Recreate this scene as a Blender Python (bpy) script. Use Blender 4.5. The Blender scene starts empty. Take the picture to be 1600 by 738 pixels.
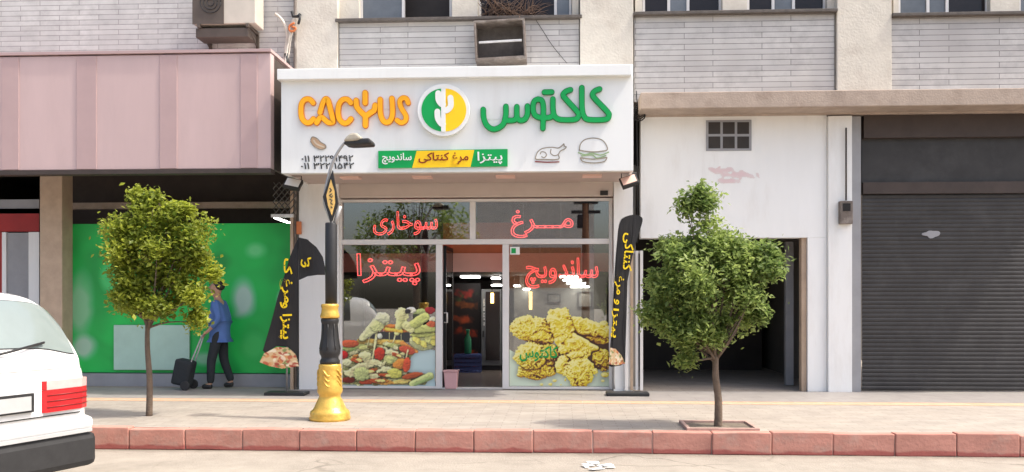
import bpy, bmesh, math, random
import numpy as np
from mathutils import Vector, Matrix, noise as mnoise

random.seed(7)
np.random.seed(7)
SC = bpy.context.scene
COL = SC.collection
R = math.radians

# ------------------------------------------------------------------ camera
F_PX, W_PX, H_PX, HORIZON = 1404.0, 1600.0, 738.0, 470.0
YAW = R(3.0)
CAM = Vector((0, -13.0, 1.3))
cam_d = bpy.data.cameras.new('camera')
cam_d.sensor_width = 36
cam_d.lens = 36 * F_PX / W_PX
cam_d.shift_y = (HORIZON - H_PX / 2) / W_PX
cam_d.clip_end = 600
cam_o = bpy.data.objects.new('camera', cam_d)
cam_o.location = CAM
cam_o.rotation_euler = (R(90), 0, YAW)
COL.objects.link(cam_o)
SC.camera = cam_o

# ------------------------------------------------------------------ light
SUN_EL = R(58)
SUN_AZ = R(-10)          # 0 = from +x (along the street), negative = a little from the road side
sdir = Vector((math.cos(SUN_EL) * math.cos(SUN_AZ), math.cos(SUN_EL) * math.sin(SUN_AZ), math.sin(SUN_EL)))
world = bpy.data.worlds.new('World')
SC.world = world
world.use_nodes = True
wn = world.node_tree
bg = wn.nodes['Background']
sky = wn.nodes.new('ShaderNodeTexSky')
sky.sky_type = 'NISHITA'
sky.sun_disc = False
sky.sun_elevation = SUN_EL
sky.sun_rotation = math.atan2(sdir.x, sdir.y)
sky.dust_density = 5.0
sky.air_density = 1.0
sky.ozone_density = 0.6
wn.links.new(sky.outputs[0], bg.inputs[0])
bg.inputs[1].default_value = 0.15
sun_d = bpy.data.lights.new('sun', 'SUN')
sun_d.energy = 2.0
sun_d.angle = R(2.0)
sun_d.color = (1.0, 0.95, 0.85)
sun_o = bpy.data.objects.new('sun', sun_d)
sun_o.rotation_euler = (-sdir).to_track_quat('-Z', 'Y').to_euler()
sun_o.location = (20, -5, 30)
COL.objects.link(sun_o)
SC.view_settings.view_transform = 'Standard'
SC.view_settings.look = 'None'
SC.view_settings.gamma = 1
SC.view_settings.exposure = 1.12

# ------------------------------------------------------------------ pixel -> place helpers
CA, SA = math.cos(YAW), math.sin(YAW)
def at(px, py, Y):
    """world point seen at photo pixel (px,py) on the vertical plane y=Y"""
    u = (px - 800) / F_PX
    v = (HORIZON - py) / F_PX
    d = Vector((CA * u - SA, SA * u + CA, v))
    t = (Y - CAM.y) / d.y
    return CAM + d * t
def on_ground(px, py, z=0.0):
    u = (px - 800) / F_PX
    v = (HORIZON - py) / F_PX
    d = Vector((CA * u - SA, SA * u + CA, v))
    return CAM + d * ((z - CAM.z) / v)
def X(px, Y): return at(px, 400, Y).x
def Z(py, Y, px=715): return at(px, py, Y).z

# ------------------------------------------------------------------ materials
def lin(c):
    return tuple(((v / 255) / 12.92 if v / 255 <= .04045 else ((v / 255 + .055) / 1.055) ** 2.4) for v in c)
def new_mat(name):
    m = bpy.data.materials.new(name); m.use_nodes = True
    nt = m.node_tree
    return m, nt, nt.nodes['Principled BSDF']
def N(nt, kind, **kw):
    n = nt.nodes.new(kind)
    for k, v in kw.items():
        if k in n.inputs: n.inputs[k].default_value = v
        else: setattr(n, k, v)
    return n
def mat(name, col, rough=.6, var=.12, scale=6, bump=0.0, bscale=40, metal=0.0, stretch=(1, 1, 1), spec=.4, dirt=None, dirt_amt=.5, dirt_scale=1.5):
    m, nt, p = new_mat(name)
    tc = N(nt, 'ShaderNodeTexCoord'); mp = N(nt, 'ShaderNodeMapping'); mp.inputs['Scale'].default_value = stretch
    nt.links.new(tc.outputs['Object'], mp.inputs[0])
    nz = N(nt, 'ShaderNodeTexNoise', Scale=scale, Detail=6.0, Roughness=.65)
    nt.links.new(mp.outputs[0], nz.inputs['Vector'])
    rp = N(nt, 'ShaderNodeValToRGB')
    rp.color_ramp.elements[0].position = .3; rp.color_ramp.elements[1].position = .72
    lo = tuple(max(0, c * (1 - var)) for c in col); hi = tuple(min(1, c * (1 + var)) for c in col)
    rp.color_ramp.elements[0].color = (*lo, 1); rp.color_ramp.elements[1].color = (*hi, 1)
    nt.links.new(nz.outputs[0], rp.inputs[0])
    out = rp.outputs[0]
    if dirt:
        n2 = N(nt, 'ShaderNodeTexNoise', Scale=dirt_scale, Detail=8.0, Roughness=.7)
        nt.links.new(mp.outputs[0], n2.inputs['Vector'])
        r2 = N(nt, 'ShaderNodeValToRGB')
        r2.color_ramp.elements[0].position = .5; r2.color_ramp.elements[1].position = .75
        r2.color_ramp.elements[0].color = (0, 0, 0, 1); r2.color_ramp.elements[1].color = (dirt_amt,) * 3 + (1,)
        nt.links.new(n2.outputs[0], r2.inputs[0])
        mx = N(nt, 'ShaderNodeMixRGB'); mx.inputs[2].default_value = (*dirt, 1)
        nt.links.new(r2.outputs[0], mx.inputs[0]); nt.links.new(out, mx.inputs[1]); out = mx.outputs[0]
    nt.links.new(out, p.inputs['Base Color'])
    p.inputs['Roughness'].default_value = rough
    p.inputs['Metallic'].default_value = metal
    p.inputs['Specular IOR Level'].default_value = spec
    if bump:
        nb = N(nt, 'ShaderNodeTexNoise', Scale=bscale, Detail=5.0)
        nt.links.new(mp.outputs[0], nb.inputs['Vector'])
        b = N(nt, 'ShaderNodeBump', Strength=bump, Distance=.02)
        nt.links.new(nb.outputs[0], b.inputs['Height']); nt.links.new(b.outputs[0], p.inputs['Normal'])
    return m
def emis(name, col, strength):
    m, nt, p = new_mat(name)
    p.inputs['Base Color'].default_value = (*col, 1)
    p.inputs['Emission Color'].default_value = (*col, 1)
    p.inputs['Emission Strength'].default_value = strength
    return m
def brick_mat(name, c1, c2, mortar, bw, rh, ms=.006, offset=.5, bump=.4, axes='xz', rough=.6, stain=None, var_scale=1.3, stain_amt=.6):
    m, nt, p = new_mat(name)
    tc = N(nt, 'ShaderNodeTexCoord'); sp = N(nt, 'ShaderNodeSeparateXYZ'); cb = N(nt, 'ShaderNodeCombineXYZ')
    nt.links.new(tc.outputs['Object'], sp.inputs[0])
    nt.links.new(sp.outputs['XYZ'.index(axes[0].upper())], cb.inputs[0])
    nt.links.new(sp.outputs['XYZ'.index(axes[1].upper())], cb.inputs[1])
    b = N(nt, 'ShaderNodeTexBrick')
    b.inputs['Scale'].default_value = 1.0
    b.inputs['Brick Width'].default_value = bw; b.inputs['Row Height'].default_value = rh
    b.inputs['Mortar Size'].default_value = ms; b.inputs['Mortar Smooth'].default_value = .2
    b.offset = offset
    b.inputs['Color1'].default_value = (*c1, 1); b.inputs['Color2'].default_value = (*c2, 1); b.inputs['Mortar'].default_value = (*mortar, 1)
    nt.links.new(cb.outputs[0], b.inputs['Vector'])
    out = b.outputs[0]
    nz = N(nt, 'ShaderNodeTexNoise', Scale=var_scale * 4, Detail=7.0, Roughness=.7)
    nt.links.new(cb.outputs[0], nz.inputs['Vector'])
    mr = N(nt, 'ShaderNodeMapRange'); mr.inputs['From Min'].default_value = .3; mr.inputs['From Max'].default_value = .7
    mr.inputs['To Min'].default_value = .8; mr.inputs['To Max'].default_value = 1.12
    nt.links.new(nz.outputs[0], mr.inputs[0])
    mu = N(nt, 'ShaderNodeMixRGB', blend_type='MULTIPLY'); mu.inputs[0].default_value = 1
    nt.links.new(out, mu.inputs[1]); nt.links.new(mr.outputs[0], mu.inputs[2]); out = mu.outputs[0]
    if stain:
        n2 = N(nt, 'ShaderNodeTexNoise', Scale=var_scale, Detail=8.0, Roughness=.72)
        nt.links.new(cb.outputs[0], n2.inputs['Vector'])
        r2 = N(nt, 'ShaderNodeValToRGB'); r2.color_ramp.elements[0].position = .5; r2.color_ramp.elements[1].position = .72
        r2.color_ramp.elements[0].color = (0, 0, 0, 1); r2.color_ramp.elements[1].color = (stain_amt,) * 3 + (1,)
        nt.links.new(n2.outputs[0], r2.inputs[0])
        mx = N(nt, 'ShaderNodeMixRGB'); mx.inputs[2].default_value = (*stain, 1)
        nt.links.new(r2.outputs[0], mx.inputs[0]); nt.links.new(out, mx.inputs[1]); out = mx.outputs[0]
    nt.links.new(out, p.inputs['Base Color'])
    p.inputs['Roughness'].default_value = rough
    bm_ = N(nt, 'ShaderNodeBump', Strength=bump, Distance=.01); bm_.invert = True
    nt.links.new(b.outputs['Fac'], bm_.inputs['Height']); nt.links.new(bm_.outputs[0], p.inputs['Normal'])
    return m
def glass_mat(name, tint=(.78, .8, .78), refl=.17, rough=.01):
    m = bpy.data.materials.new(name); m.use_nodes = True
    nt = m.node_tree; nt.nodes.clear()
    o = N(nt, 'ShaderNodeOutputMaterial'); t = N(nt, 'ShaderNodeBsdfTransparent'); g = N(nt, 'ShaderNodeBsdfGlossy')
    t.inputs[0].default_value = (*tint, 1); g.inputs['Roughness'].default_value = rough
    fr = N(nt, 'ShaderNodeFresnel', IOR=1.5); ad = N(nt, 'ShaderNodeMath', operation='ADD'); ad.inputs[1].default_value = refl
    ad.use_clamp = True
    mx = N(nt, 'ShaderNodeMixShader')
    nt.links.new(fr.outputs[0], ad.inputs[0]); nt.links.new(ad.outputs[0], mx.inputs[0])
    nt.links.new(t.outputs[0], mx.inputs[1]); nt.links.new(g.outputs[0], mx.inputs[2]); nt.links.new(mx.outputs[0], o.inputs[0])
    return m
def vcol_mat(name, rough=.5):
    m, nt, p = new_mat(name)
    a = N(nt, 'ShaderNodeVertexColor'); a.layer_name = 'print'
    nt.links.new(a.outputs[0], p.inputs['Base Color']); p.inputs['Roughness'].default_value = rough
    return m
def leaf_mat(name, c1, c2):
    m, nt, p = new_mat(name)
    a = N(nt, 'ShaderNodeVertexColor'); a.layer_name = 'tone'
    rp = N(nt, 'ShaderNodeValToRGB'); rp.color_ramp.elements[0].color = (*c1, 1); rp.color_ramp.elements[1].color = (*c2, 1)
    nt.links.new(a.outputs[0], rp.inputs[0]); nt.links.new(rp.outputs[0], p.inputs['Base Color'])
    p.inputs['Roughness'].default_value = .5
    tr = N(nt, 'ShaderNodeBsdfTranslucent'); nt.links.new(rp.outputs[0], tr.inputs[0])
    mx = N(nt, 'ShaderNodeMixShader'); mx.inputs[0].default_value = .58
    o = nt.nodes['Material Output']
    nt.links.new(p.outputs[0], mx.inputs[1]); nt.links.new(tr.outputs[0], mx.inputs[2]); nt.links.new(mx.outputs[0], o.inputs[0])
    return m

M = {}
M['cream'] = mat('cream stone', (.63, .585, .505), .8, .08, 5, .25, 30, dirt=(.40, .33, .27), dirt_amt=.55, dirt_scale=2.2)
M['tile'] = brick_mat('pale tile cladding', (.58, .56, .535), (.47, .45, .435), (.19, .18, .175), 1.1, .079, .0045, .37, .5, stain=(.30, .275, .265), stain_amt=.55)
M['tile_white'] = brick_mat('white tile cladding', (.60, .59, .57), (.52, .51, .495), (.30, .28, .28), .60, .075, .005, .5, .5, stain=(.36, .34, .33), stain_amt=.4)
M['ledge'] = mat('stained stone ledge', (.11, .095, .085), .8, .25, 9, .3)
M['white'] = mat('white painted panel', (.81, .81, .79), .45, .03, 3, .05, 20, dirt=(.60, .57, .52), dirt_amt=.5, dirt_scale=2.2, stretch=(1, 1, .22))
M['white_frame'] = mat('white window frame', (.70, .68, .66), .4, .05, 5)
M['sign_white'] = mat('white sign board', (.80, .808, .788), .35, .02, 2, dirt=(.66, .645, .61), dirt_amt=.4, dirt_scale=3.2, stretch=(1, 1, .1))
M['soffit'] = mat('soffit panel', (.50, .40, .36), .6, .08, 3)
M['shutter_box'] = mat('shutter box', (.56, .48, .43), .5, .05, 3)
M['orange'] = mat('orange letter face', lin((255, 178, 20)), .35, .03, 4)
M['orange_edge'] = mat('orange letter edge', lin((225, 135, 30)), .4, .05, 4)
M['green'] = mat('green sign paint', lin((0, 158, 76)), .35, .03, 4)
M['green_edge'] = mat('green sign edge', lin((0, 125, 60)), .4, .05, 4)
M['yellow'] = mat('yellow sign paint', lin((255, 205, 25)), .35, .03, 4)
M['dark_red'] = mat('dark red lettering', lin((130, 20, 20)), .4, .05, 4)
M['ink'] = mat('black lettering', (.03, .03, .03), .4, .1, 4)
M['line_art'] = mat('olive line art', (.30, .26, .20), .5, .1, 4)
M['line_cream'] = mat('cream line art', (.62, .53, .40), .5, .1, 4)
M['line_brown'] = mat('tan fill', (.55, .36, .22), .5, .1, 4)
M['line_green'] = mat('soft green line', (.30, .42, .22), .5, .1, 4)
M['black'] = mat('black paint', (.022, .022, .023), .48, .15, 6, .1, 20)
M['black_matte'] = mat('black matte', (.02, .02, .02), .8, .2, 6)
M['gold'] = mat('gold paint', lin((222, 180, 86)), .34, .14, 8, .25, 22, metal=.45, dirt=(.22, .14, .05), dirt_amt=.65, dirt_scale=6)
M['steel'] = mat('grey galvanised tube', (.38, .37, .36), .4, .12, 8, metal=.35)
M['cloth_black'] = mat('black banner cloth', (.022, .021, .022), .75, .2, 3, .15, 6)
M['banner_yellow'] = mat('yellow banner print', lin((250, 215, 30)), .6, .05, 4)
M['neon'] = emis('red neon tube', (1.0, .085, .09), 1.9)
M['glass'] = glass_mat('shop glass')
M['glass_door'] = glass_mat('door glass', (.7, .75, .75), .03)
M['dark_glass'] = mat('dark window glass', (.020, .016, .017), .15, .3, 1.2, spec=.3)
M['grey_glass'] = mat('grey window glass', (.13, .14, .15), .08, .3, 1.5, spec=.7)
M['rust'] = mat('rusty metal', (.16, .13, .11), .7, .35, 6, .3, 30, dirt=(.40, .37, .34), dirt_amt=.7, dirt_scale=5)
M['alu'] = mat('worn aluminium', (.62, .60, .58), .4, .15, 8, metal=.3)
def kerb_mat():
    m = mat('red painted kerb', (.475, .225, .175), .85, .16, 3.5, .2, 30, dirt=(.40, .30, .25), dirt_amt=.7, dirt_scale=5)
    nt = m.node_tree; p = nt.nodes['Principled BSDF']
    src = p.inputs['Base Color'].links[0].from_socket
    tc = N(nt, 'ShaderNodeTexCoord'); sp = N(nt, 'ShaderNodeSeparateXYZ'); nt.links.new(tc.outputs['Object'], sp.inputs[0])
    nz = N(nt, 'ShaderNodeTexNoise', Scale=4.0, Detail=6.0); nt.links.new(tc.outputs['Object'], nz.inputs['Vector'])
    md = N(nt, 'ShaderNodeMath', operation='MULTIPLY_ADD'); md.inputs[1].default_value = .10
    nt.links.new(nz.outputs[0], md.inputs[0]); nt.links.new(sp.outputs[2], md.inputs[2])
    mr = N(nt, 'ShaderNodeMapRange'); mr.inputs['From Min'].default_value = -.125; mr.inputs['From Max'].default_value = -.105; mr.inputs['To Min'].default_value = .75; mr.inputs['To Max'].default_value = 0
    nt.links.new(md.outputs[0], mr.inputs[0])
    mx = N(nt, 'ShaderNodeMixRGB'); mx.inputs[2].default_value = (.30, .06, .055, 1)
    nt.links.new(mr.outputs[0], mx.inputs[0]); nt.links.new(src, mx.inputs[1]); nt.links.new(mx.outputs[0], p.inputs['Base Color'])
    return m
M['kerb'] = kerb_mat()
M['kerb_joint'] = mat('kerb joint mortar', (.42, .28, .235), .9, .2, 10)
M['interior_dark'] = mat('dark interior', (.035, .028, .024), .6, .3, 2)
M['interior_grey'] = mat('grey interior wall', (.20, .185, .165), .7, .12, 2)
M['interior_pink'] = mat('pink bulkhead', (.78, .53, .45), .6, .05, 2)
M['interior_brown'] = mat('orange brown panel', (.50, .19, .08), .5, .15, 3)
M['interior_floor'] = mat('dark shop floor', (.16, .13, .11), .25, .15, 3)
M['led'] = emis('led panel', (1, .97, .93), 10)
M['warm'] = emis('warm bulb', (1, .62, .18), 3)
M['fridge'] = mat('grey fridge body', (.15, .16, .165), .3, .1, 3)
M['pink_plastic'] = mat('pink plastic', (.62, .36, .36), .4, .06, 5)
M['blue_plastic'] = mat('blue plastic', (.06, .09, .24), .4, .1, 5)
M['green_plastic'] = mat('green plastic', (.02, .17, .08), .4, .1, 5)
M['pink_panel'] = mat('pink panel', (.56, .41, .395), .5, .05, 2, .05, 15, dirt=(.48, .345, .33), dirt_amt=.5, dirt_scale=1.2, stretch=(1, 1, .25))
M['pink_batten'] = mat('darker pink batten', (.47, .33, .32), .5, .05, 2)
M['shop_green'] = mat('green printed panel', (.02, .40, .10), .5, .12, 1.6)
M['pale_green'] = mat('pale green board', (.42, .60, .50), .5, .08, 3)
M['timber'] = mat('tan pillar', (.47, .35, .25), .7, .15, 4, .2)
M['door_red'] = mat('dark red panel', (.32, .018, .015), .5, .15, 3)
M['grey_panel'] = mat('grey panel', (.30, .30, .31), .5, .1, 3)
M['shutter_dark'] = mat('dark roller shutter', (.038, .036, .0355), .55, .25, 2.2, metal=.1, dirt=(.085, .083, .082), dirt_amt=.5, dirt_scale=1.4)
M['brown_dark'] = mat('dark brown metal', (.055, .040, .034), .6, .2, 3)
M['brown_slab'] = mat('stained canopy slab', (.40, .32, .26), .8, .15, 4, .3, dirt=(.22, .16, .12), dirt_amt=.6, dirt_scale=2.5)
M['bark'] = mat('bark', (.15, .11, .08), .9, .25, 14, .5, 40)
M['leaf_a'] = leaf_mat('yellow green leaves', (.10, .155, .02), (.50, .54, .07))
M['leaf_b'] = leaf_mat('green leaves', (.09, .16, .04), (.44, .53, .16))
M['soil'] = mat('tree pit soil', (.16, .13, .10), .95, .3, 12, .6)
M['car_white'] = mat('white car paint', (.78, .78, .77), .14, .03, 2, spec=.7, dirt=(.60, .57, .52), dirt_amt=.35, dirt_scale=3)
M['car_glass'] = mat('pale rear glass', (.20, .24, .23), .08, .08, 2, spec=.8)
M['car_glass_dark'] = mat('dark side glass', (.06, .065, .065), .06, .1, 2, spec=.8)
M['tail_red'] = mat('red lens', (.55, .015, .02), .15, .15, 8, spec=.7)
M['tail_pink'] = mat('pale lens', (.75, .42, .40), .15, .1, 8, spec=.7)
M['rubber'] = mat('black rubber', (.025, .025, .026), .7, .2, 8)
M['bumper_grey'] = mat('grey bumper strip', (.42, .42, .42), .45, .06, 6)
M['skin'] = mat('skin', (.42, .24, .16), .5, .06, 8)
M['hair'] = mat('dark hair', (.02, .016, .014), .6, .2, 20)
M['blue_cloth'] = mat('blue shirt', (.075, .15, .37), .8, .1, 6, .2)
M['dark_cloth'] = mat('dark trousers', (.022, .026, .030), .85, .15, 6, .2)
M['shoe'] = mat('dark shoe', (.02, .02, .02), .5, .2, 8)
M['ac_cream'] = mat('cream metal casing', (.58, .53, .45), .5, .08, 4)
M['ac_brown'] = mat('brown metal casing', (.10, .08, .065), .6, .15, 4)
M['cable_white'] = mat('white cable', (.60, .55, .48), .5, .1, 6)
M['cable_orange'] = mat('orange plastic', (.60, .18, .06), .5, .1, 6)
M['sign_sand'] = mat('sand yellow sign face', lin((232, 190, 110)), .5, .06, 5)
M['opp_wall'] = mat('opposite cream wall', (.66, .61, .54), .8, .1, 2)
M['pole_brown'] = mat('timber pole', (.22, .10, .05), .8, .2, 8)
M['lattice'] = mat('dark lattice steel', (.10, .095, .09), .6, .2, 8)
M['print'] = vcol_mat('printed vinyl')
M['dry'] = mat('dry twigs', (.16, .10, .07), .9, .25, 20)

# paving, tactile strip, road
def paving_mat():
    m = brick_mat('beige paving', (.365, .325, .278), (.325, .285, .242), (.235, .205, .175), .30, .10, .004, .5, .25, axes='xy', rough=.8, stain=(.34, .285, .235), var_scale=.8, stain_amt=.5)
    return m
M['paving'] = paving_mat()
M['tactile'] = brick_mat('peach tactile strip', (.56, .36, .235), (.53, .33, .21), (.46, .38, .30), .30, .30, .006, 0, .25, axes='xy', rough=.8, stain=(.44, .33, .25), var_scale=2)
M['shaded_granite'] = brick_mat('shade grey entrance paving', (.31, .285, .265), (.29, .265, .25), (.23, .21, .19), .60, .45, .005, .5, .2, axes='xy', rough=.6, stain=(.25, .23, .21), var_scale=1)  # granite toned greyer to carry the shade below the fascia
def road_mat():
    m, nt, p = new_mat('worn concrete road')
    tc = N(nt, 'ShaderNodeTexCoord')
    n1 = N(nt, 'ShaderNodeTexNoise', Scale=2.2, Detail=9.0, Roughness=.7); nt.links.new(tc.outputs['Object'], n1.inputs['Vector'])
    r1 = N(nt, 'ShaderNodeValToRGB'); r1.color_ramp.elements[0].position = .3; r1.color_ramp.elements[1].position = .7
    r1.color_ramp.elements[0].color = (.25, .22, .182, 1); r1.color_ramp.elements[1].color = (.36, .318, .265, 1)
    nt.links.new(n1.outputs[0], r1.inputs[0])
    nw = N(nt, 'ShaderNodeTexNoise', Scale=3.0, Detail=6.0); nt.links.new(tc.outputs['Object'], nw.inputs['Vector'])
    mxv = N(nt, 'ShaderNodeMixRGB'); mxv.inputs[0].default_value = .22
    nt.links.new(tc.outputs['Object'], mxv.inputs[1]); nt.links.new(nw.outputs['Color'], mxv.inputs[2])
    v = N(nt, 'ShaderNodeTexVoronoi', feature='DISTANCE_TO_EDGE', Scale=1.1); nt.links.new(mxv.outputs[0], v.inputs['Vector'])
    r2 = N(nt, 'ShaderNodeValToRGB'); r2.color_ramp.elements[0].position = .004; r2.color_ramp.elements[1].position = .016
    r2.color_ramp.elements[0].color = (1, 1, 1, 1); r2.color_ramp.elements[1].color = (0, 0, 0, 1)
    nt.links.new(v.outputs['Distance'], r2.inputs[0])
    n3 = N(nt, 'ShaderNodeTexNoise', Scale=.9, Detail=3.0); nt.links.new(tc.outputs['Object'], n3.inputs['Vector'])
    r3 = N(nt, 'ShaderNodeValToRGB'); r3.color_ramp.elements[0].position = .47; r3.color_ramp.elements[1].position = .6
    nt.links.new(n3.outputs[0], r3.inputs[0])
    mul = N(nt, 'ShaderNodeMath', operation='MULTIPLY'); nt.links.new(r2.outputs[0], mul.inputs[0]); nt.links.new(r3.outputs[0], mul.inputs[1])
    mx = N(nt, 'ShaderNodeMixRGB'); mx.inputs[2].default_value = (.19, .165, .135, 1)
    nt.links.new(mul.outputs[0], mx.inputs[0]); nt.links.new(r1.outputs[0], mx.inputs[1])
    sp = N(nt, 'ShaderNodeSeparateXYZ'); nt.links.new(tc.outputs['Object'], sp.inputs[0])
    nd = N(nt, 'ShaderNodeTexNoise', Scale=3.5, Detail=8.0, Roughness=.7); nt.links.new(tc.outputs['Object'], nd.inputs['Vector'])
    ad = N(nt, 'ShaderNodeMath', operation='MULTIPLY_ADD'); ad.inputs[1].default_value = .5; nt.links.new(nd.outputs[0], ad.inputs[0]); nt.links.new(sp.outputs[1], ad.inputs[2])
    mg = N(nt, 'ShaderNodeMapRange'); mg.inputs['From Min'].default_value = -4.05; mg.inputs['From Max'].default_value = -3.82; mg.inputs['To Min'].default_value = 0; mg.inputs['To Max'].default_value = .7
    nt.links.new(ad.outputs[0], mg.inputs[0])
    m2 = N(nt, 'ShaderNodeMixRGB'); m2.inputs[2].default_value = (.14, .115, .09, 1)
    nt.links.new(mg.outputs[0], m2.inputs[0]); nt.links.new(mx.outputs[0], m2.inputs[1]); nt.links.new(m2.outputs[0], p.inputs['Base Color'])
    p.inputs['Roughness'].default_value = .9
    nb = N(nt, 'ShaderNodeTexNoise', Scale=55.0, Detail=4.0); nt.links.new(tc.outputs['Object'], nb.inputs['Vector'])
    b = N(nt, 'ShaderNodeBump', Strength=.4, Distance=.02); nt.links.new(nb.outputs[0], b.inputs['Height']); nt.links.new(b.outputs[0], p.inputs['Normal'])
    return m
M['road'] = road_mat()

# ------------------------------------------------------------------ mesh helpers
class MB:
    def __init__(s): s.bm = bmesh.new()
    def box(s, x0, x1, y0, y1, z0, z1, mi=0, rot=None, piv=None):
        if x0 > x1: x0, x1 = x1, x0
        if y0 > y1: y0, y1 = y1, y0
        if z0 > z1: z0, z1 = z1, z0
        v = [s.bm.verts.new((x, y, z)) for x in (x0, x1) for y in (y0, y1) for z in (z0, z1)]
        if rot is not None:
            p = Vector(piv if piv is not None else ((x0 + x1) / 2, (y0 + y1) / 2, (z0 + z1) / 2))
            for q in v: q.co = rot @ (q.co - p) + p
        for f in ((0, 1, 3, 2), (4, 6, 7, 5), (0, 4, 5, 1), (2, 3, 7, 6), (0, 2, 6, 4), (1, 5, 7, 3)):
            fc = s.bm.faces.new([v[i] for i in f]); fc.material_index = mi
        return s
    def pbox(s, p0, p1, q0, q1, Y, depth, mi=0):
        """box whose front face at y=Y spans photo pixels p0..p1 x q0..q1"""
        pc, qc = (p0 + p1) / 2, (q0 + q1) / 2
        return s.box(X(p0, Y), X(p1, Y), Y, Y + depth, Z(q0, Y, pc), Z(q1, Y, pc), mi)
    def prism(s, poly, y0, y1, mi=0, side=None):
        """poly: list of (x,z); y0 is the front"""
        a = [s.bm.verts.new((x, y0, z)) for x, z in poly]; b = [s.bm.verts.new((x, y1, z)) for x, z in poly]
        n = len(poly); sd = mi if side is None else side
        f = s.bm.faces.new(a); f.material_index = mi
        f = s.bm.faces.new(b[::-1]); f.material_index = sd
        for i in range(n):
            f = s.bm.faces.new((a[i], b[i], b[(i + 1) % n], a[(i + 1) % n])); f.material_index = sd
        return s
    def pprism(s, pix, Y, depth, mi=0, side=None):
        pts = [at(p, q, Y) for p, q in pix]
        return s.prism([(v.x, v.z) for v in pts], Y, Y + depth, mi, side)
    def tube(s, pts, r, seg=8, mi=0, caps=True):
        pts = [Vector(p) for p in pts]; n = len(pts)
        rr = r if isinstance(r, (list, tuple)) else [r] * n
        rings = []; up = None
        for i, p in enumerate(pts):
            t = (pts[min(i + 1, n - 1)] - pts[max(i - 1, 0)]).normalized()
            if up is None:
                up = Vector((0, 0, 1)) if abs(t.z) < .9 else Vector((1, 0, 0))
            u = t.cross(up).normalized(); w = u.cross(t).normalized(); up = w
            rings.append([s.bm.verts.new(p + (u * math.cos(a) + w * math.sin(a)) * rr[i]) for a in [2 * math.pi * k / seg for k in range(seg)]])
        for i in range(n - 1):
            for k in range(seg):
                f = s.bm.faces.new((rings[i][k], rings[i][(k + 1) % seg], rings[i + 1][(k + 1) % seg], rings[i + 1][k])); f.material_index = mi; f.smooth = True
        if caps:
            f = s.bm.faces.new(rings[0][::-1]); f.material_index = mi
            f = s.bm.faces.new(rings[-1]); f.material_index = mi
        return s
    def lathe(s, prof, c, seg=28, mi=0):
        rings = []
        for r, z in prof:
            rings.append([s.bm.verts.new((c[0] + r * math.cos(2 * math.pi * k / seg), c[1] + r * math.sin(2 * math.pi * k / seg), c[2] + z)) for k in range(seg)])
        for i in range(len(rings) - 1):
            for k in range(seg):
                f = s.bm.faces.new((rings[i][k], rings[i][(k + 1) % seg], rings[i + 1][(k + 1) % seg], rings[i + 1][k])); f.smooth = True; f.material_index = mi
        f = s.bm.faces.new(rings[0][::-1]); f.material_index = mi
        f = s.bm.faces.new(rings[-1]); f.material_index = mi
        return s
    def ribbon(s, pix, w, Y, depth, mi=0, side=1, smooth=True, scale=1.0):
        """flat raised stroke through photo pixels; w = half width in pixels"""
        P = [at(p, q, Y) for p, q in pix]
        P = [Vector((v.x, v.z)) for v in P]
        w = w * (Y - CAM.y) / F_PX
        if smooth: P = catmull(P, 6)
        P = [p for i, p in enumerate(P) if i == 0 or (p - P[i - 1]).length > 1e-4]
        t0 = (P[0] - P[1]).normalized(); t1 = (P[-1] - P[-2]).normalized()
        pre = [(P[0] + t0 * w * a, w * math.sqrt(max(0.0, 1 - a * a))) for a in (.98, .8, .5)]
        post = [(P[-1] + t1 * w * a, w * math.sqrt(max(0.0, 1 - a * a))) for a in (.5, .8, .98)]
        Q = pre + [(p, w) for p in P] + post
        L, Rr, LB, RB = [], [], [], []
        n = len(Q)
        for i, (p, ww) in enumerate(Q):
            t = (Q[min(i + 1, n - 1)][0] - Q[max(i - 1, 0)][0]).normalized(); nn = Vector((-t.y, t.x))
            l = p + nn * ww; r_ = p - nn * ww
            L.append(s.bm.verts.new((l.x, Y, l.y))); Rr.append(s.bm.verts.new((r_.x, Y, r_.y)))
            LB.append(s.bm.verts.new((l.x, Y + depth, l.y))); RB.append(s.bm.verts.new((r_.x, Y + depth, r_.y)))
        for i in range(n - 1):
            for q, m_ in (((L[i], L[i + 1], Rr[i + 1], Rr[i]), mi), ((L[i], LB[i], LB[i + 1], L[i + 1]), side), ((Rr[i], Rr[i + 1], RB[i + 1], RB[i]), side)):
                f = s.bm.faces.new(q); f.material_index = m_
        for a, b, c, d in ((L[0], Rr[0], RB[0], LB[0]), (Rr[-1], L[-1], LB[-1], RB[-1])):
            f = s.bm.faces.new((a, b, c, d)); f.material_index = side
        return s
    def build(s, name, mats, parent=None, bevel=0, smooth=False, fix=True, pivot=None):
        if fix: bmesh.ops.recalc_face_normals(s.bm, faces=s.bm.faces[:])
        me = bpy.data.meshes.new(name); s.bm.to_mesh(me); s.bm.free()
        return link_mesh(name, me, mats, parent, bevel, smooth)
def link_mesh(name, me, mats, parent=None, bevel=0, smooth=False):
    if not isinstance(mats, (list, tuple)): mats = [mats]
    if not me.materials:
        for m in mats: me.materials.append(M[m] if isinstance(m, str) else m)
    o = bpy.data.objects.new(name, me); COL.objects.link(o)
    if smooth:
        for p in me.polygons: p.use_smooth = True
    if parent is not None:
        o.parent = parent
        o.matrix_parent_inverse = Matrix.Identity(4)
        wl = world_loc(parent)
        if wl.length > 0: me.transform(Matrix.Translation(-wl))
    if bevel:
        b = o.modifiers.new('bevel', 'BEVEL'); b.width = bevel; b.segments = 2; b.limit_method = 'ANGLE'
    return o
def world_loc(o):
    v = Vector((0, 0, 0))
    while o is not None:
        v += o.location; o = o.parent
    return v
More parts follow.
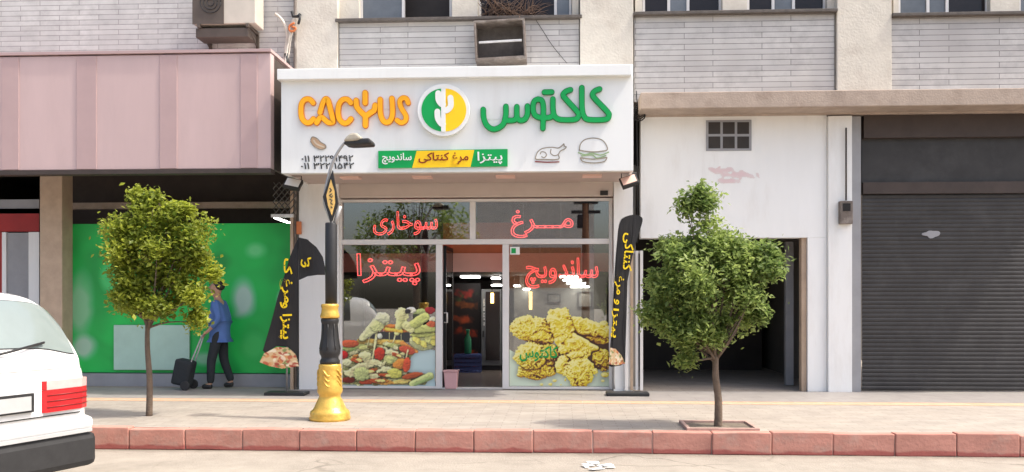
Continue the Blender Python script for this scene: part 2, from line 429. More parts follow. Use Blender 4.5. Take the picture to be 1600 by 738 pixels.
def catmull(P, n):
    out = []
    for i in range(len(P) - 1):
        p0 = P[max(i - 1, 0)]; p1 = P[i]; p2 = P[i + 1]; p3 = P[min(i + 2, len(P) - 1)]
        for k in range(n):
            t = k / n
            out.append(.5 * ((2 * p1) + (p2 - p0) * t + (2 * p0 - 5 * p1 + 4 * p2 - p3) * t * t + (3 * p1 - p0 - 3 * p2 + p3) * t ** 3))
    out.append(P[-1].copy())
    return out
def tag(o, label, cat, group=None, kind=None):
    if label: o['label'] = label
    if cat: o['category'] = cat
    if group: o['group'] = group
    if kind: o['kind'] = kind
    return o
def thing(name, label, cat, loc=(0, 0, 0), group=None):
    o = bpy.data.objects.new(name, None); COL.objects.link(o); o.location = loc; o.empty_display_size = .2
    return tag(o, label, cat, group)
def structure(o): o['kind'] = 'structure'; return o
def copy_tree(o, parent=None):
    c = o.copy(); COL.objects.link(c)
    if parent is not None: c.parent = parent
    for ch in list(o.children): copy_tree(ch, c)
    return c

# ------------------------------------------------------------------ Persian shaping
FORMS = {'ا': (0xFE8D, 0xFE8E, 0, 0), 'پ': (0xFB56, 0xFB57, 0xFB58, 0xFB59), 'ت': (0xFE95, 0xFE96, 0xFE97, 0xFE98),
         'چ': (0xFB7A, 0xFB7B, 0xFB7C, 0xFB7D), 'خ': (0xFEA5, 0xFEA6, 0xFEA7, 0xFEA8), 'د': (0xFEA9, 0xFEAA, 0, 0),
         'ر': (0xFEAD, 0xFEAE, 0, 0), 'ز': (0xFEAF, 0xFEB0, 0, 0), 'س': (0xFEB1, 0xFEB2, 0xFEB3, 0xFEB4),
         'غ': (0xFECD, 0xFECE, 0xFECF, 0xFED0), 'ک': (0xFB8E, 0xFB8F, 0xFB90, 0xFB91), 'م': (0xFEE1, 0xFEE2, 0xFEE3, 0xFEE4),
         'ن': (0xFEE5, 0xFEE6, 0xFEE7, 0xFEE8), 'و': (0xFEED, 0xFEEE, 0, 0), 'ی': (0xFBFC, 0xFBFD, 0xFBFE, 0xFBFF), 'ـ': (0x640, 0x640, 0x640, 0x640)}
def shape(s):
    out = []
    for i, c in enumerate(s):
        if c not in FORMS: out.append(c); continue
        f = FORMS[c]
        pj = i > 0 and s[i - 1] in FORMS and FORMS[s[i - 1]][2] != 0
        nj = i < len(s) - 1 and s[i + 1] in FORMS and f[2] != 0
        k = 3 if (pj and nj) else 1 if pj else 2 if nj else 0
        out.append(chr(f[k]))
    return ''.join(reversed(out))
def text_mesh(s, bold=.0, extrude=0.0, neon=0.0, persian=True):
    """glyph mesh in the xz plane, normalised to its own bounding box"""
    c = bpy.data.curves.new('lettering', 'FONT'); c.body = shape(s) if persian else s
    c.offset = bold; c.extrude = extrude; c.resolution_u = 4
    if neon: c.fill_mode = 'NONE'
    o = bpy.data.objects.new('lettering', c); COL.objects.link(o)
    bpy.context.view_layer.update()
    dg = bpy.context.evaluated_depsgraph_get()
    if neon:
        cv = o.evaluated_get(dg).to_curve(dg).copy()
        cv.dimensions = '3D'; cv.bevel_depth = neon; cv.bevel_resolution = 1; cv.extrude = 0; cv.offset = 0
        o2 = bpy.data.objects.new('lettering', cv); COL.objects.link(o2)
        bpy.context.view_layer.update(); dg = bpy.context.evaluated_depsgraph_get()
        me = bpy.data.meshes.new_from_object(o2.evaluated_get(dg))
        o.to_curve_clear(); bpy.data.objects.remove(o2)
    else:
        me = bpy.data.meshes.new_from_object(o.evaluated_get(dg))
    bpy.data.objects.remove(o)
    me.materials.clear()
    return me
def lettering(name, s, box, Y, m, parent=None, bold=.02, extrude=.01, neon=0.0, rot=0.0, persian=True, depth=.01):
    """box = (p0,p1,q0,q1) pixels on plane Y; rot turns the text clockwise in the wall plane (box is then the rotated box's)"""
    me = text_mesh(s, bold, extrude, neon, persian)
    co = np.empty(len(me.vertices) * 3); me.vertices.foreach_get('co', co); co = co.reshape(-1, 3)
    x, y, z = co[:, 0].copy(), co[:, 1].copy(), co[:, 2].copy()
    ca, sa = math.cos(rot), math.sin(rot)
    xr, yr = x * ca + y * sa, -x * sa + y * ca
    p0, p1, q0, q1 = box
    a = at(p0, q1, Y); b = at(p1, q0, Y)
    u = (xr - xr.min()) / (np.ptp(xr) + 1e-9); v = (yr - yr.min()) / (np.ptp(yr) + 1e-9)
    zz = (z - z.mean()) / (np.ptp(z) + 1e-9) * depth
    new = np.stack([a.x + u * (b.x - a.x), Y - zz, a.z + v * (b.z - a.z)], 1)
    me.vertices.foreach_set('co', new.ravel()); me.update()
    me.name = name
    return link_mesh(name, me, m, parent)

# ------------------------------------------------------------------ print painting (flat printed pictures)
def vnoise(w, h, sx, sy, seed):
    """value noise on a turned and warped lattice, so that no grid shows in the prints"""
    rs = np.random.RandomState(seed); tab = rs.rand(64, 64); an = rs.uniform(.3, 1.2); ox, oy = rs.rand(2) * 40
    gx, gy = np.meshgrid(np.arange(w) / sx, np.arange(h) / sy)
    def smp(u, v):
        iu, iv = np.floor(u).astype(int), np.floor(v).astype(int); fu, fv = u - iu, v - iv
        fu = fu * fu * (3 - 2 * fu); fv = fv * fv * (3 - 2 * fv)
        g = lambda i, j: tab[(iv + j) % 64, (iu + i) % 64]
        return (g(0, 0) * (1 - fu) + g(1, 0) * fu) * (1 - fv) + (g(0, 1) * (1 - fu) + g(1, 1) * fu) * fv
    u = gx * math.cos(an) - gy * math.sin(an) + ox + 40; v = gx * math.sin(an) + gy * math.cos(an) + oy + 40
    wu = smp(u * .7 + 9, v * .7) - .5; wv = smp(u * .7, v * .7 + 17) - .5
    return smp(u + wu * 1.3, v + wv * 1.3)
def poly_mask(w, h, poly):
    yy, xx = np.mgrid[0:h, 0:w]; inside = np.zeros((h, w), bool)
    n = len(poly)
    for i in range(n):
        x0, y0 = poly[i]; x1, y1 = poly[(i + 1) % n]
        if y0 == y1: continue
        c = ((y0 > yy) != (y1 > yy)) & (xx < (x1 - x0) * (yy - y0) / (y1 - y0) + x0)
        inside ^= c
    return inside
def blend(img, mask, col, a=1.0):
    m = (np.clip(mask, 0, 1) * a)[..., None]
    img[:] = img * (1 - m) + np.array(col, float) * m
def ell(w, h, cx, cy, rx, ry, rot=0.0, soft=.25, wob=None, wamt=.2):
    yy, xx = np.mgrid[0:h, 0:w].astype(float)
    dx, dy = xx - cx, yy - cy
    c, s = math.cos(rot), math.sin(rot)
    d = np.sqrt(((dx * c + dy * s) / rx) ** 2 + ((-dx * s + dy * c) / ry) ** 2)
    if wob is not None: d = d + (wob - .5) * 2 * wamt
    return np.clip((1 - d) / soft, 0, 1), d
def print_mesh(name, img, mask, corners, Y, parent=None, thick=0):
    """img HxWx3 sRGB 0..255 -> grid on the pixel rectangle corners=(p0,p1,q0,q1) of plane Y"""
    h, w = mask.shape
    a = at(corners[0], corners[2], Y); b = at(corners[1], corners[3], Y)
    xs = np.linspace(a.x, b.x, w); zs = np.linspace(a.z, b.z, h)
    keep = mask[:-1, :-1] & mask[1:, :-1] & mask[:-1, 1:] & mask[1:, 1:]
    idx = np.arange(h * w).reshape(h, w)
    faces = np.stack([idx[:-1, :-1][keep], idx[1:, :-1][keep], idx[1:, 1:][keep], idx[:-1, 1:][keep]], 1)
    used = np.unique(faces); remap = np.full(h * w, -1); remap[used] = np.arange(len(used))
    XX, ZZ = np.meshgrid(xs, zs)
    co = np.stack([XX.ravel(), np.full(h * w, Y), ZZ.ravel()], 1)[used]
    me = bpy.data.meshes.new(name); me.from_pydata(co.tolist(), [], remap[faces].tolist()); me.update()
    c = np.clip(img / 255.0, 0, 1); c = np.where(c <= .04045, c / 12.92, ((c + .055) / 1.055) ** 2.4)
    c = c.reshape(-1, 3)[used] * .85
    ca = me.color_attributes.new('print', 'FLOAT_COLOR', 'POINT')
    ca.data.foreach_set('color', np.concatenate([c, np.ones((len(c), 1))], 1).astype(np.float32).ravel())
    return link_mesh(name, me, 'print', parent)

# ================================================================== GROUND
KERB_Y0, KERB_Y1 = -4.10, -3.97
g = MB(); g.box(-150, 150, -150, 150, -.60, -.21)
structure(g.build('road', 'road'))
g = MB(); g.box(-60, 60, KERB_Y1 + .001, 30, -.209, 0.0)
structure(g.build('pavement', 'paving'))
g = MB(); g.box(-60, 60, -1.62, -1.32, .0, .004)
structure(g.build('tactile_paving', 'tactile'))
g = MB(); g.box(-60, 60, -1.315, -.0, .0, .005)
structure(g.build('shaded_paving', 'shaded_granite'))
# kerb: individual painted blocks with mortar joints
g = MB(); x = -9.0; k = 0
while x < 9:
    w = .585 + random.uniform(-.01, .01)
    dz = random.uniform(-.014, .008); dy = random.uniform(-.014, .010)
    g.box(x + .004, x + w - .004, KERB_Y0 + dy, KERB_Y1, -.208, .012 + dz, 0)
    x += w
bmesh.ops.subdivide_edges(g.bm, edges=g.bm.edges[:], cuts=3, use_grid_fill=True)
for v in g.bm.verts:
    v.co += Vector(mnoise.noise_vector(v.co * 9)) * .004 + Vector(mnoise.noise_vector(v.co * 2.3)) * .005
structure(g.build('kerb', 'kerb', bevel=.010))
g = MB(); g.box(-60, 60, KERB_Y0 + .015, KERB_Y1 - .002, -.207, -.01)
for sx in (-1, 1): g.box(sx * 9.05, sx * 60, KERB_Y0, KERB_Y1, -.206, .012)
structure(g.build('kerb_joints', 'kerb_joint'))

# ================================================================== MAIN BUILDING
XL = X(462, 0)                   # left end of the cream building
XR = X(1750, 0)
bld = thing('apartment_building', 'cream stone building with grey tile bands above the white shop fascia and the dark shutter', 'building', (0, 0, 0))
Zc = 3.05                        # ceiling of the shops
TOP = 8.0
g = MB(); g.box(XL, XR, .5, 8, Zc + .25, TOP)
g.build('wall', 'interior_dark', bld)
# back and party walls of the shop rooms
g = MB(); g.box(XL, XR, 7.0, 7.3, 0, Zc + .24)
for p in (462, 990, 1318): g.box(X(p, 0) - .05, X(p, 0) + .05, .25, 6.99, 0, Zc + .24)
g.box(XL, XR, .3, 8, Zc, Zc + .23)
g.build('party_wall', 'interior_grey', bld)
# pilasters in cream stone (shown above the fascia)
for p0, p1, zlo in ((464, 529, 3.0), (906, 989, 3.0), (1306, 1391, 4.16), (1720, 1790, 4.16)):
    g = MB(); g.box(X(p0, 0), X(p1, 0), -.06, .49, zlo, TOP)
    g.build('pilaster', 'cream', bld, bevel=.008)
# tiled spandrels with ledges, and windows above
def spandrel(p0, p1, ledge_q, zb, ledge_over=4):
    zt = Z(ledge_q, 0, (p0 + p1) / 2)
    g = MB(); g.box(X(p0, 0) + .002, X(p1, 0) - .002, 0, .49, zb, zt)
    s = g.build('tile_spandrel', 'tile', bld)
    g = MB(); g.box(X(p0 - ledge_over, 0), X(p1 + ledge_over, 0), -.10, .48, zt + .001, zt + .045)
    g.build('window_ledge', 'ledge', s, bevel=.006)
    g = MB(); g.box(X(p0, 0) + .002, X(p1, 0) - .002, 0, .49, 7.0, TOP - .01)
    g.build('tile_spandrel', 'tile', bld)
    return zt + .046
def upper_window(p0, p1, zb, mulls, panes):
    zt = 6.95; Yf = .16; t = .035
    x0, x1 = X(p0, Yf), X(p1, Yf)
    g = MB()
    g.box(x0, x1, Yf, Yf + .06, zb, zb + t); g.box(x0, x1, Yf, Yf + .06, zt - t, zt)
    g.box(x0, x0 + t, Yf, Yf + .06, zb + t, zt - t); g.box(x1 - t, x1, Yf, Yf + .06, zb + t, zt - t)
    for m in mulls: g.box(X(m, Yf) - .02, X(m, Yf) + .02, Yf, Yf + .06, zb + t, zt - t)
    w = g.build('window', 'white_frame', bld)
    for q0, q1, m in panes:
        g = MB(); g.box(X(q0, Yf) + .002, X(q1, Yf) - .002, Yf + .025, Yf + .035, zb + t, zt - t)
        g.build('pane', m, w)
zb = spandrel(530, 905, 34, 3.0)
upper_window(563, 706, zb, (630,), ((566, 628, 'grey_glass'),))
upper_window(748, 893, zb, (868,), ((752, 866, 'dark_glass'), (870, 889, 'grey_glass')))
for a, b in ((531, 562), (707, 747), (894, 904)):
    g = MB(); g.box(X(a, .1), X(b, .1), .05, .48, zb, 6.99); g.build('window_pier', 'cream', bld)
zb = spandrel(991, 1304, 24, 4.16, 2)
for a, b in ((992, 1003), (1128, 1166), (1291, 1303)):
    g = MB(); g.box(X(a, .1), X(b, .1), .05, .48, zb, 6.99); g.build('window_pier', 'cream', bld)
upper_window(1004, 1127, zb, (1045, 1075), ((1007, 1044, 'dark_glass'), (1047, 1073, 'grey_glass'), (1078, 1124, 'dark_glass')))
upper_window(1167, 1290, zb, (1208, 1240), ((1170, 1206, 'dark_glass'), (1211, 1238, 'grey_glass'), (1243, 1287, 'dark_glass')))
zb = spandrel(1393, 1718, 26, 4.16, 2)
for a, b in ((1394, 1402), (1545, 1590), (1712, 1717)):
    g = MB(); g.box(X(a, .1), X(b, .1), .05, .48, zb, 6.99); g.build('window_pier', 'cream', bld)
upper_window(1403, 1544, zb, (1450, 1480), ((1406, 1448, 'grey_glass'), (1452, 1478, 'grey_glass'), (1483, 1541, 'dark_glass')))
upper_window(1591, 1711, zb, (1650,), ((1594, 1648, 'grey_glass'), (1652, 1708, 'dark_glass')))
# canopy slab over the two shops on the right
g = MB(); g.box(X(1001, -.5), X(1760, -.5), -.5, -.065, Z(167, -.5, 1300), Z(141, -.5, 1300))
g.box(X(1001, -.25), X(1760, -.25), -.062, .29, Z(180, 0, 1300), Z(141, -.5, 1300))
g.build('canopy_slab', 'brown_slab', bld, bevel=.012)
# white and grey pier between the right shops
g = MB(); g.box(X(1293, 0), X(1330, 0), -.04, .3, 0, Z(182, 0, 1300)); g.build('white_pier', 'white', bld, bevel=.006)
g = MB(); g.box(X(1331, 0), X(1346, 0), .02, .3, 0, Z(182, 0, 1300)); g.build('grey_pier', 'grey_panel', bld)

# ================================================================== SHOPFRONT OF THE CACTUS SHOP
shop = thing('glazed_shopfront', 'white framed glazed shopfront with open doorway under the white fascia', 'shopfront', (X(742, 0), 0, 0))
g = MB(); g.box(X(467, -.06), X(529, -.06), -.06, .25, .0, Zc - .001)
g.build('cladding_panel', 'white', shop, bevel=.006)
g = MB(); g.box(X(959, -.06), X(989, -.06), -.06, .25, .0, Zc - .001)
g.build('cladding_panel', 'white', shop, bevel=.006)
# roller shutter box above the glazing
g = MB(); g.box(X(529, -.03) + .004, X(959, -.03) - .004, -.03, .25, Z(308, -.03), Zc - .002)
g.build('shutter_box', 'shutter_box', shop, bevel=.01)
g = MB(); g.pbox(938, 950, 298, 305, -.07, .038); g.build('shutter_switch', 'black', shop)
YF = .06
zt = Z(311, YF); zb_ = .012
def fr(p0, p1, q0, q1, over=0.0): return (X(p0, YF), X(p1, YF), YF - over, YF + .09, Z(q1, YF), Z(q0, YF))
g = MB()
xl, xr = X(529, YF), X(957, YF)
ztr0, ztr1 = Z(382, YF), Z(374, YF)
g.box(xl, xr, YF, YF + .09, zt - .04, zt)
g.box(xl, xl + .05, YF, YF + .09, zb_, zt - .041); g.box(xr - .05, xr, YF, YF + .09, zb_, zt - .041)
g.box(xl + .051, xr - .051, YF - .004, YF + .088, ztr0, ztr1)
g.box(X(734, YF), X(743, YF), YF, YF + .09, ztr1 + .001, zt - .041)
for a, b in ((681, 691), (785, 795)): g.box(X(a, YF), X(b, YF), YF, YF + .09, zb_, ztr0 - .001)
g.box(xl + .051, X(681, YF) - .001, YF, YF + .09, zb_, zb_ + .035); g.box(X(795, YF) + .001, xr - .051, YF, YF + .09, zb_, zb_ + .035)
g.build('window_frame', 'white_frame', shop, bevel=.004)
def pane(p0, p1, z0, z1, name='window_pane'):
    g = MB(); g.box(X(p0, YF), X(p1, YF), YF + .04, YF + .046, z0, z1); return g.build(name, 'glass', shop)
pane(533, 733.5, ztr1 + .002, zt - .042); pane(743.5, 952, ztr1 + .002, zt - .042)
pane(533, 680.5, zb_ + .036, ztr0 - .002); pane(795.5, 952, zb_ + .036, ztr0 - .002)
g = MB(); g.box(X(691, YF), X(785, YF), YF - .02, YF + .12, .006, .03); g.build('threshold', 'alu', shop)
# door leaf swung inwards along the left jamb
xd = X(693, YF + .1)
d = MB(); d.box(xd, xd + .035, YF + .1, YF + .98, .03, ztr0 - .01)
dl = d.build('door', 'glass_door', shop)
d = MB()
d.box(xd - .003, xd + .038, YF + .1, YF + .15, .031, ztr0 - .011); d.box(xd - .003, xd + .038, YF + .93, YF + .98, .031, ztr0 - .011)
d.box(xd - .003, xd + .038, YF + .151, YF + .929, .032, .10); d.box(xd - .003, xd + .038, YF + .151, YF + .929, ztr0 - .07, ztr0 - .012)
d.build('door_frame', 'black', dl)
d = MB(); d.tube([(xd + .01, YF + .08, .98), (xd + .06, YF + .06, .98), (xd + .06, YF + .06, 1.12), (xd + .01, YF + .08, 1.12)], .012); d.build('door_handle', 'alu', dl)
# notice sticker on the right pane
g = MB(); g.pbox(797, 812, 386, 398, YF + .03, .004)
st = tag(g.build('window_sticker', 'white'), 'small white and green sticker at the top corner of the right window', 'sticker')
g = MB(); g.pbox(799, 806, 388, 396, YF + .027, .0025); g.build('sticker_patch', 'green', st)

# soffit below the fascia
YS = -1.30
zf0, zf1 = Z(269, YS), Z(104, YS)

# interior -------------------------------------------------------------------
inter = thing('shop_interior', 'dark takeaway shop interior with pink bulkhead seen through the glass', 'interior', (X(742, 3), 2, 0))
g = MB(); g.box(X(462, 0) + .06, X(990, 0) - .06, .2, 6.98, .002, .008); g.build('floor', 'interior_floor', inter)
YB = 1.0
zb0, zb1 = Z(425, YB), Z(396, YB)
g = MB(); g.box(X(467, 0) + .1, X(985, 0) - .1, YB, YB + .12, zb0, zb1); g.build('bulkhead', 'interior_pink', inter)
g = MB()
a = g.bm; xa, xb = X(467, 0) + .1, X(985, 0) - .1
g.box(xa, xb, YB + .121, 6.9, zb0, zb0 + .08)
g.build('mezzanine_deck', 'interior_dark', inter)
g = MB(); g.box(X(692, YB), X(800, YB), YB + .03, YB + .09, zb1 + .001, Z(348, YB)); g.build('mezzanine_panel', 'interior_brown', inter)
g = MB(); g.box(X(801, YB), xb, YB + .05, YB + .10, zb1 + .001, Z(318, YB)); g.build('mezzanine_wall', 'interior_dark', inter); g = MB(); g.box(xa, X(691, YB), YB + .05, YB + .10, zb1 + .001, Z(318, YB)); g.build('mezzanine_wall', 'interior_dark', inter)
g = MB(); g.box(X(803, 3.6), xb - .05, 3.6, 3.7, .01, zb0 - .001); g.build('partition', 'interior_grey', inter)
g = MB(); g.box(xa, X(690, 4.0), 4.0, 4.1, .01, zb0 - .001); g.build('partition', 'interior_dark', inter)

def light_bar(px_, py_, w_, Y_, lab, th=4.5):
    s = (Y_ - CAM.y) / F_PX
    c = at(px_, py_, Y_)
    r = thing('ceiling_light', lab, 'ceiling light', (c.x, Y_, c.z), 'white light panels under the shop ceiling')
    g = MB(); g.box(c.x - w_ * s / 2, c.x + w_ * s / 2, Y_ - .12, Y_ + .12, c.z - th * s / 2, c.z + th * s / 2)
    g.build('diffuser', 'led', r, bevel=.02)
    g = MB(); g.box(c.x - w_ * s / 2 + .02, c.x + w_ * s / 2 - .02, Y_ - .1, Y_ + .1, c.z + th * s / 2 + .001, zb0 - .002 if zb0 - .002 > c.z + th * s / 2 + .01 else c.z + th * s / 2 + .01)
    g.build('housing', 'interior_dark', r)
for px_, py_, w_, Y_, lab in (
    (719, 427, 32, 2.75, 'long white light panel nearest the door, at the top left of the doorway'),
    (735, 433, 30, 3.1, 'white light panel just below the topmost one in the doorway'),
    (775, 435, 14, 3.0, 'short white light panel in the doorway beside the right door post'),
    (776, 446, 16, 3.9, 'lowest white light panel in the doorway, above the grey fridge'),
    (884, 427.5, 30, 2.6, 'topmost light panel of the stepped row behind the right window'),
    (889, 433, 30, 2.8, 'second light panel from the top of the row behind the right window'),
    (894, 438, 30, 3.0, 'third light panel from the top of the row behind the right window'),
    (900, 443, 30, 3.2, 'fourth light panel from the top of the row behind the right window'),
    (906, 448.5, 30, 3.4, 'bottom light panel of the row behind the right window'),
    (808, 447, 11, 3.3, 'small light panel just right of the white door post'),
    (823, 452, 11, 3.5, 'small light panel above the yellow hanging lamp')):
    light_bar(px_, py_, w_, Y_, lab, 2.7)

def tube_lamp(px_, q0, q1, Y_, w, lab):
    s = (Y_ - CAM.y) / F_PX
    c = at(px_, q1, Y_); z1 = at(px_, q0, Y_).z
    r = thing('pendant_lamp', lab, 'lamp', (c.x, Y_, c.z), 'yellow tube lamps inside the shop')
    g = MB(); g.lathe([(w * s * .5, 0), (w * s * .5, z1 - c.z)], (c.x, Y_, c.z), 10); g.build('bulb', 'warm', r)
    g = MB(); g.tube([(c.x, Y_, z1 + .001), (c.x, Y_, zb0 - .002)], .008, 6); g.build('cord', 'black', r)
tube_lamp(829, 456, 484, 3.0, 5, 'yellow tube lamp hanging behind the right window')
tube_lamp(769, 458, 474, 3.4, 5, 'yellow glowing tube added as a lamp reflection in the grey fridge door')  # added glowing tube, stands for a lamp mirrored in the fridge door

# fridge in the doorway
YFR = 3.55
fr_ = thing('fridge', 'grey upright fridge with white vertical lettering seen in the doorway', 'fridge', (X(767, YFR), YFR, 0))
g = MB(); g.box(X(752, YFR), X(783, YFR), YFR, YFR + .6, .1, Z(452, YFR)); g.build('cabinet', 'fridge', fr_, bevel=.01)
g = MB(); g.box(X(759, YFR), X(781, YFR), YFR - .03, YFR - .002, .2, Z(456, YFR)); g.build('glass_door', 'dark_glass', fr_, bevel=.005)
g = MB(); g.box(X(753, YFR), X(782, YFR), YFR + .03, YFR + .58, .01, .099); g.build('base', 'black', fr_)
g = MB()
for i in range(15):
    if i in (7, 12): continue
    q = 466 + i * 2.9
    for dq in (0, 1.3): 
        if random.random() < .85: g.pbox(755.0 + random.choice((0, .6)), 757.4 + random.choice((0, .4)), q + dq, q + dq + .9, YFR - .006, .004)
g.build('lettering', 'white', fr_)
g = MB(); g.pbox(753.6, 756.2, 517, 527, YFR - .03, .028); g.build('handle', 'black', fr_)

# dark food poster on the back wall in the doorway (plain burgers, dim)
w, h = 60, 160
img = np.zeros((h, w, 3)) + (20, 10, 9)
rs = np.random.RandomState(3)
for cy, c in ((18, (190, 45, 22)), (36, (160, 80, 24)), (62, (185, 75, 32)), (84, (140, 46, 18)), (118, (200, 72, 26)), (140, (170, 60, 20))):
    for k in range(4):
        mk, _ = ell(w, h, 30 + rs.uniform(-20, 22), cy + rs.uniform(-5, 5), rs.uniform(10, 20), rs.uniform(4, 9), rs.uniform(-.4, .4), .5, vnoise(w, h, 6, 6, 10 + k), .3)
        blend(img, mk, np.array(c) * rs.uniform(.6, 1.1), .8)
for k in range(6):
    mk, _ = ell(w, h, rs.uniform(5, 55), rs.uniform(8, 30), 8, 3, rs.uniform(-1, 1), .5); blend(img, mk, (40, 70, 25), .6)
img *= (0.7 + .6 * vnoise(w, h, 5, 5, 77))[..., None]
img[:, 54:] = (14, 8, 7)
po = print_mesh('food_poster', img, np.ones((h, w), bool), (703, 751, 443, 590), 3.85)
tag(po, 'dark poster of dim red and orange burgers inside the doorway', 'poster')
# bottle and crate under it
c = at(731, 600, 3.2); 
g = MB(); g.lathe([(.06, 0), (.065, .02), (.065, .26), (.03, .34), (.03, .40), (.036, .41), (.036, .44)], (c.x, 3.2, .34), 14)
tag(g.build('green_canister', 'green_plastic'), 'green bottle standing on the blue crate inside the doorway', 'bottle')
g = MB(); bx0, bx1 = c.x - .24, c.x + .24
g.box(bx0, bx1, 3.05, 3.35, .008, .03)
for i in range(4):
    z = .05 + i * .075
    g.box(bx0, bx1, 3.05, 3.065, z, z + .045); g.box(bx0, bx1, 3.335, 3.35, z, z + .045)
for i in range(7):
    x = bx0 + i * .0775
    g.box(x, x + .015, 3.052, 3.067, .03, .33); g.box(x, x + .015, 3.337, 3.352, .03, .33)
g.box(bx0 + .016, bx1 - .016, 3.07, 3.33, .30, .335)
tag(g.build('crate', 'blue_plastic'), 'blue plastic crate on the floor inside the doorway', 'crate')
# pink bin in the doorway
c = at(704, 606, .02)
bn = thing('waste_bin', 'pink plastic waste bin at the left of the doorway', 'bin', (c.x, .1, .012))
g = MB()
w0, w1, hb = .085, .102, .25
vs0 = [(-w0, -.07), (w0, -.07), (w0, .07), (-w0, .07)]; vs1 = [(-w1, -.085), (w1, -.085), (w1, .085), (-w1, .085)]
a = [g.bm.verts.new((c.x + x, .1 + y, .012)) for x, y in vs0]; b = [g.bm.verts.new((c.x + x, .1 + y, .012 + hb)) for x, y in vs1]
g.bm.faces.new(a[::-1]); g.bm.faces.new(b)
for i in range(4): g.bm.faces.new((a[i], a[(i + 1) % 4], b[(i + 1) % 4], b[i]))
g.build('bucket', 'pink_plastic', bn, bevel=.012)
g = MB(); g.box(c.x - .112, c.x + .112, .0, .2, .012 + hb + .001, .012 + hb + .022); g.build('lid', 'pink_plastic', bn, bevel=.006)
# picture frames on the inside walls
def picture(p0, p1, q0, q1, Y_, lab):
    cx, cz = (X(p0, Y_) + X(p1, Y_)) / 2, Z(q1, Y_)
    r = thing('picture_frame', lab, 'picture', (cx, Y_, cz), 'pictures on the shop walls')
    g = MB(); t = .025; x0, x1, z0, z1 = X(p0, Y_), X(p1, Y_), Z(q1, Y_), Z(q0, Y_)
    g.box(x0, x1, Y_ - .03, Y_, z0, z0 + t); g.box(x0, x1, Y_ - .03, Y_, z1 - t, z1); g.box(x0, x0 + t, Y_ - .03, Y_, z0 + t, z1 - t); g.box(x1 - t, x1, Y_ - .03, Y_, z0 + t, z1 - t)
    g.build('frame', 'white_frame' if p0 < 600 else 'black', r)
    g = MB(); g.box(x0 + t, x1 - t, Y_ - .012, Y_ - .002, z0 + t, z1 - t); g.build('print', 'interior_grey', r)
picture(855, 876, 459, 474, 3.59, 'small square picture right of the yellow lamp, behind the right window')
picture(902, 925, 456, 481, 3.59, 'taller picture further right on the wall behind the right window')
picture(532, 543, 427, 460, 3.9, 'narrow white framed picture behind the left edge of the left window')

# neon word signs hanging behind the glass -------------------------------------
def neon_word(word, box, lab, Y_=YF + .10):
    c = at((box[0] + box[1]) / 2, box[3], Y_)
    r = thing('neon_sign', lab, 'neon sign', (c.x, Y_, c.z), 'red neon words behind the shop glass')
    lettering('neon_tube', word, box, Y_, 'neon', r, neon=.016, bold=.065, depth=.014)
    g = MB()
    s = (Y_ - CAM.y) / F_PX
    zt_ = zt - .05 if box[2] < 370 else ztr0 - .01
    for f in (.2, .8):
        x = X(box[0] + (box[1] - box[0]) * f, Y_)
        g.tube([(x, Y_ + .012, at(700, box[3], Y_).z), (x, Y_ + .012, zt_)], .0022, 5)
    g.build('hanging_wire', 'steel', r)
neon_word('سوخاری', (583, 684, 330, 368), 'red neon word in the upper left window pane, beginning with three teeth')
neon_word('مـــرغ', (798, 896, 328, 372), 'long stretched red neon word in the upper right window pane')
neon_word('پیتزا', (557, 657, 396, 446), 'red neon word with dot rings in the lower left window above the pizza picture')
neon_word('ساندویچ', (821, 935, 403, 451), 'longest red neon word in the lower right window above the chicken picture')

